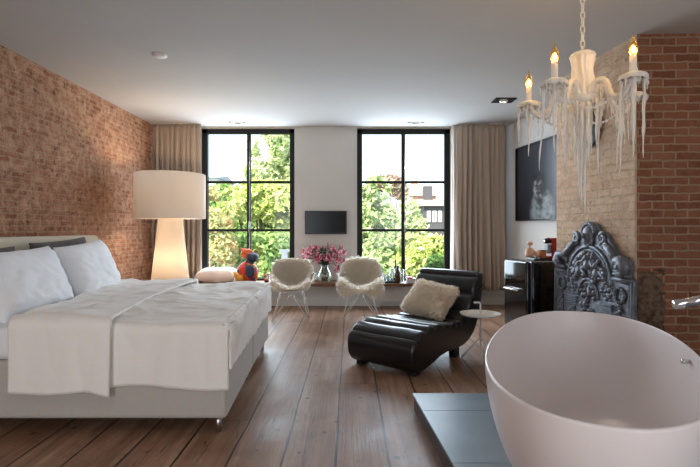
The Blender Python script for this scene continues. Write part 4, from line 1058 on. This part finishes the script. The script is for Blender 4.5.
for k, a in enumerate(angs):
    d = Vector((math.cos(a), math.sin(a), 0)); c = HC+Vector((0, 0, 0))
    armp = catmull([c+d*.03+Vector((0, 0, 1.96)), c+d*.10+Vector((0, 0, 2.04)), c+d*.16+Vector((0, 0, 2.025)), c+d*.20+Vector((0, 0, 1.935)), c+d*.27+Vector((0, 0, 1.915)), c+d*RA+Vector((0, 0, 1.985))], 7)
    am = MB().tube(armp, [.0165+.005*nz(i*.8, k*5) for i in range(len(armp))], 10)
    for q in range(9):
        pp = armp[4+(q*(len(armp)-5))//9]; drip(am, pp+Vector((0, 0, -.012)), .05+.16*rw.random()**2, .0055)
    ao = am.build('arm', WX, cl)
    tip = c+d*RA
    cu = MB()
    def cupf(u, v, tip=tip, k=k):
        an = 2*PI*u; r = .010+.062*v**.8; zz = 1.995+.022*(1-v**2.2)
        r *= 1+.10*nz(math.cos(an)*2, math.sin(an)*2, k*4)
        if v > .9: zz -= .020*(1+nz(math.cos(an)*4, math.sin(an)*4, k))
        return (tip.x+r*math.cos(an), tip.y+r*math.sin(an), zz)
    cu.grid(cupf, 30, 10)
    cu.ell((tip.x, tip.y, 1.985), (.035, .035, .03), 12, 8)
    for q in range(15):
        an = 2*PI*q/15+rw.random()*.3; L = .02+.06*rw.random()
        if q % 5 == 0: L += .18*rw.random()+.08
        rr = .058+.014*rw.random(); drip(cu, (tip.x+rr*math.cos(an), tip.y+rr*math.sin(an), 1.998), L, .0062+.003*rw.random())
    drip(cu, (tip.x, tip.y, 1.97), .30+.10*rw.random(), .011)
    if k in (1, 2, 3):
        drip(cu, (tip.x-.045, tip.y+.02, 1.98), .46, .010, -.03); drip(cu, (tip.x+.04, tip.y-.03, 1.98), .36, .009)
    cu.build('drip_cup', WX, cl)
    MB().tube([(tip.x, tip.y, 2.005), (tip.x, tip.y, 2.06), (tip.x, tip.y, 2.105)], [.0185, .0175, .017], 14).build('candle_sleeve', WX, cl)
    bl = MB().lathe([(.010, 2.098), (.018, 2.112), (.0255, 2.135), (.022, 2.16), (.012, 2.182), (.005, 2.20), (.0015, 2.222)], (tip.x, tip.y, 0), 16).build('bulb', M['bulbglass'], cl)
    MB().ell((tip.x, tip.y, 2.138), (.0095, .0095, .019), 10, 8).build('filament', M['flame'], bl)
    light('candle_glow', 'POINT', (tip.x, tip.y, 2.14), 1.2, (1, .68, .30), shadow_soft_size=.03)
    # bead strings from column to cup
    if True:
        bs = MB(); thr = []; a0 = c+d*.07+Vector((0, 0, 1.945)); a1 = tip+Vector((0, 0, 1.965))
        a2 = angs[(k+1) % 5]; tip2 = c+Vector((math.cos(a2), math.sin(a2), 0))*RA+Vector((0, 0, 1.97))
        for q in range(15):
            f = q/14; p_ = a1.lerp(tip2, f)+Vector((0, 0, -.11*4*f*(1-f))); p_ = p_+(c+Vector((0, 0, p_.z))-p_)*.18*4*f*(1-f)
            bs.ell(p_, (.0085, .0085, .0095), 8, 6); thr.append(p_)
        bs.tube(thr, .003, 5); bs.build('bead_string', WX, cl)
# long stalactites under the column
dp = MB()
for k in range(26):
    a = k*2.399; r = .018+.115*math.sqrt(rw.random()); L = .08+.34*rw.random()
    if r < .05: L += .16
    drip(dp, (HC.x+r*math.cos(a), HC.y+r*math.sin(a), 1.94-.02*rw.random()), L, .009+.004*rw.random())
for k in range(5):
    a = k*1.3; drip(dp, (HC.x+.012*math.cos(a), HC.y+.012*math.sin(a), 1.92), .46+.04*k, .013, -.02+.006*k)
dp.build('wax_drips', WX, cl)

# ------------------------------------------------------------------ outside: trees, hedge, houses
GZ = -3.6
struct(MB().box(-60, 60, YW+.6, 90, GZ-.3, GZ).build('ground', mat('garden_ground', srgb(120, 128, 96), .9, var=.2, vscale=1)))
def leaves(blobs, count, size, seed, up=.25):
    rng = np.random.default_rng(seed); V = []; Fc = []
    wts = np.array([b[1][0]*b[1][1]*b[1][2] for b in blobs])**.66; wts /= wts.sum()
    which = rng.choice(len(blobs), count, p=wts)
    d = rng.normal(0, 1, (count, 3)); d /= np.linalg.norm(d, axis=1)[:, None]
    rad = rng.random(count)**.38
    C = np.array([b[0] for b in blobs])[which]; R = np.array([b[1] for b in blobs])[which]
    p = C+d*R*rad[:, None]
    # break the crowns into sprays
    keep = np.array([noise.noise(Vector(q)*(1.1/ (size/.22)**.5)) for q in p]) > -.22
    p = p[keep]; d = d[keep]; k = len(p)
    nrm = d*.6+rng.normal(0, .8, (k, 3))+np.array((0, 0, up)); nrm /= np.linalg.norm(nrm, axis=1)[:, None]
    a = np.cross(nrm, rng.normal(0, 1, (k, 3))); a /= np.linalg.norm(a, axis=1)[:, None]+1e-9; b = np.cross(nrm, a)
    s = size*(.6+.8*rng.random(k))[:, None]
    vs = np.stack([p-a*s, p+b*s*.45, p+a*s, p-b*s*.45], 1).reshape(-1, 3)
    return vs, [(4*i, 4*i+1, 4*i+2, 4*i+3) for i in range(k)]
BARK = mat('grey_bark', srgb(92, 78, 64), .9, var=.2)
def tree(name, label, base, blobs, count, size, lm, seed, trunk=.18, group=None):
    t = thing(name, (base[0], base[1], GZ), label, 'tree' if name != 'clipped_shrub' else 'shrub', group)
    vs, fs = leaves(blobs, count, size, seed)
    mb = MB(); mb.v = [Vector(v) for v in vs]; mb.f = [list(f) for f in fs]; mb.sm = [False]*len(fs); mb.mi = [0]*len(fs)
    mb.build('crown', lm, t, weld=False)
    tk = MB(); topc = max(b[0][2] for b in blobs)
    tk.tube([(base[0], base[1], GZ), (base[0]+.1, base[1], GZ*.4), (base[0]-.05, base[1], topc*.7)], [trunk, trunk*.75, trunk*.25], 8)
    for b in blobs[:6]: tk.tube([(base[0]+.05, base[1], min(GZ*.3, b[0][2]-1)), Vector(b[0])], [trunk*.4, trunk*.12], 6)
    tk.build('trunk', BARK, t)
def blob(x, y, Y, rx, ry=None, ryy=None):
    "crown lobe centred on photo pixel x, y at depth Y, radii in pixels"
    p = P(x, y, Y); k = Y/F; ry = ry or rx; return (tuple(p), (rx*k, (ryy or rx)*k, ry*k))
LM = dict(
    yellow=leaf_mat('yellow_green_leaves', [srgb(156, 180, 92), srgb(192, 204, 120), srgb(214, 218, 156), srgb(140, 166, 84)]),
    green=leaf_mat('mid_green_leaves', [srgb(108, 144, 84), srgb(146, 174, 108), srgb(176, 194, 130)]),
    pale=leaf_mat('pale_green_leaves', [srgb(164, 186, 126), srgb(196, 208, 156), srgb(216, 220, 184)]),
    orange=leaf_mat('russet_leaves', [srgb(206, 150, 112), srgb(196, 186, 134), srgb(176, 190, 130), srgb(186, 196, 150)]),
    conifer=leaf_mat('soft_conifer_needles', [srgb(136, 162, 110), srgb(170, 188, 134), srgb(198, 206, 164)]),
    plum=leaf_mat('plum_leaves', [srgb(166, 138, 128), srgb(180, 158, 142), srgb(170, 168, 140)]),
    dark=leaf_mat('dark_clipped_leaves', [srgb(72, 104, 60), srgb(92, 126, 74), srgb(112, 142, 88)]))
tree('broadleaf_tree', 'pale green leafy tree filling upper right of the left window', P(290, 229, 17), [blob(270, 150, 17, 22, 20), blob(290, 160, 17.5, 20, 26), blob(262, 172, 17, 18, 14), blob(283, 138, 17, 20, 12), blob(300, 175, 17, 16, 20)], 5200, .13, LM['pale'], 1)
tree('broadleaf_tree', 'bright yellow green tree across the middle panes of the left window', P(262, 229, 14), [blob(255, 200, 14, 26, 20), blob(278, 205, 14, 22, 22), blob(235, 205, 14.5, 18, 18), blob(270, 190, 14, 20, 10), blob(292, 210, 14, 14, 22)], 9000, .11, LM['yellow'], 2)
tree('broadleaf_tree', 'russet leaved tree at the left edge of the left window', P(212, 229, 11), [blob(216, 225, 11, 16, 20), blob(222, 250, 11, 16, 22), blob(210, 205, 11.5, 12, 18), blob(226, 205, 11, 12, 14)], 3800, .07, LM['orange'], 3, .1)
tree('broadleaf_tree', 'mid green tree filling the bottom panes of the left window', P(258, 229, 12), [blob(245, 250, 12, 24, 18), blob(272, 246, 12, 24, 20), blob(258, 272, 12, 34, 16), blob(232, 268, 12.5, 20, 18), blob(290, 265, 12, 16, 22)], 9000, .09, LM['green'], 4)
tree('broadleaf_tree', 'green tree standing far behind the russet tree', P(222, 229, 24), [blob(222, 205, 24, 26, 22), blob(225, 240, 24, 28, 30), blob(250, 225, 24, 26, 26), blob(285, 230, 24, 26, 30)], 7000, .22, LM['green'], 14, .3)
tree('conifer_tree', 'soft green conifer rising in the left half of the right window', P(378, 229, 16), [blob(376, 192, 16, 15, 16), blob(374, 215, 16, 22, 18), blob(372, 240, 16, 28, 20), blob(392, 235, 16, 14, 22), blob(378, 262, 16, 34, 20)], 11000, .11, LM['conifer'], 5)
tree('broadleaf_tree', 'plum coloured tree behind the conifer in the right window', P(390, 229, 26), [blob(390, 184, 26, 14, 9), blob(398, 190, 26, 10, 10), blob(380, 183, 26, 12, 8)], 2200, .17, LM['plum'], 6, .2)
tree('broadleaf_tree', 'light green bushy tree below the brick houses in the right window', P(420, 229, 13), [blob(412, 250, 13, 18, 16), blob(432, 248, 13, 18, 14), blob(422, 268, 13, 30, 18), blob(404, 264, 13, 14, 22), blob(445, 262, 13, 14, 24)], 9000, .09, LM['yellow'], 7, .12)
tree('broadleaf_tree', 'thin pale tree in front of the brick houses', P(405, 229, 22), [blob(408, 215, 22, 12, 18), blob(418, 228, 22, 12, 12)], 1300, .13, LM['pale'], 8, .1)
tree('clipped_shrub', 'dark green rounded shrub low at right edge of the right window', P(436, 229, 10.5), [blob(436, 274, 10.5, 13, 20)], 5000, .045, LM['dark'], 9, .06)
def house(name, label, px0, px1, ytop, Y, wallm, roofm, winrows, gable=None, dormer=False):
    a = P(px0, 229, Y).x; b = P(px1, 229, Y).x; zt = CZ+(HY-ytop)/F*Y
    t = thing(name, ((a+b)/2, Y, GZ), label, 'house')
    wl = MB().box(a, b, Y, Y+6, GZ, zt).build('wall', wallm, t)
    rr_ = (b-a)*.35
    MB().prism([(-.3, 0), (3, rr_), (6.3, 0)], a-.2, b+.2, T=Matrix(((0, 0, 1, 0), (1, 0, 0, Y), (0, 1, 0, zt), (0, 0, 0, 1)))).build('roof', roofm, t)
    for (wx0, wx1, wy0, wy1) in winrows:
        p0 = P(wx0, wy1, Y); p1 = P(wx1, wy0, Y)
        f = MB().box(p0.x, p1.x, Y-.08, Y+.02, p0.z, p1.z).build('window', M['trimwhite'], t)
        MB().box(p0.x+.08, p1.x-.08, Y-.1, Y-.07, p0.z+.08, p1.z-.08).build('pane', mat('far_window_glass', srgb(70, 78, 86), .2), f)
    MB().box(a+.4, a+1.0, Y+2.6, Y+3.2, zt, zt+rr_+.9).build('chimney', wallm, t)
RBK = mat('far_red_brick', srgb(186, 142, 124), .9, var=.12, vscale=3); TILE = mat('far_roof_tile', srgb(150, 128, 120), .8, var=.1); GRW = mat('far_grey_wall', srgb(196, 198, 202), .8)
house('brick_house', 'pale red brick house with white windows seen through the right window', 411, 436, 196, 44, RBK, TILE, [(414, 418.5, 202, 212), (421, 425.5, 202, 212), (428, 432.5, 202, 212), (414, 418.5, 218, 230), (421, 425.5, 218, 230)])
house('dark_row_house', 'dark fronted row house with tall white windows at the right window edge', 424, 452, 206, 30, mat('far_black_boarding', srgb(66, 66, 70), .7), TILE, [(427, 430.5, 211, 222), (432.5, 436, 211, 222), (438, 441.5, 211, 222)])
house('grey_house', 'blue grey house roof beyond the trees in the left window', 200, 216, 178, 40, GRW, mat('far_slate', srgb(130, 140, 152), .7), [(204, 209, 186, 196)])
cp = P(284.5, 252, 9.6); ck = thing('garden_pedestal', (cp.x, cp.y, GZ), 'pale garden pillar with flat cap outside the left window', 'pillar')
MB().box(cp.x-.055, cp.x+.055, cp.y-.055, cp.y+.055, GZ, cp.z).build('shaft', GRW, ck)
MB().box(cp.x-.09, cp.x+.09, cp.y-.09, cp.y+.09, cp.z, cp.z+.05).build('cap', GRW, ck)
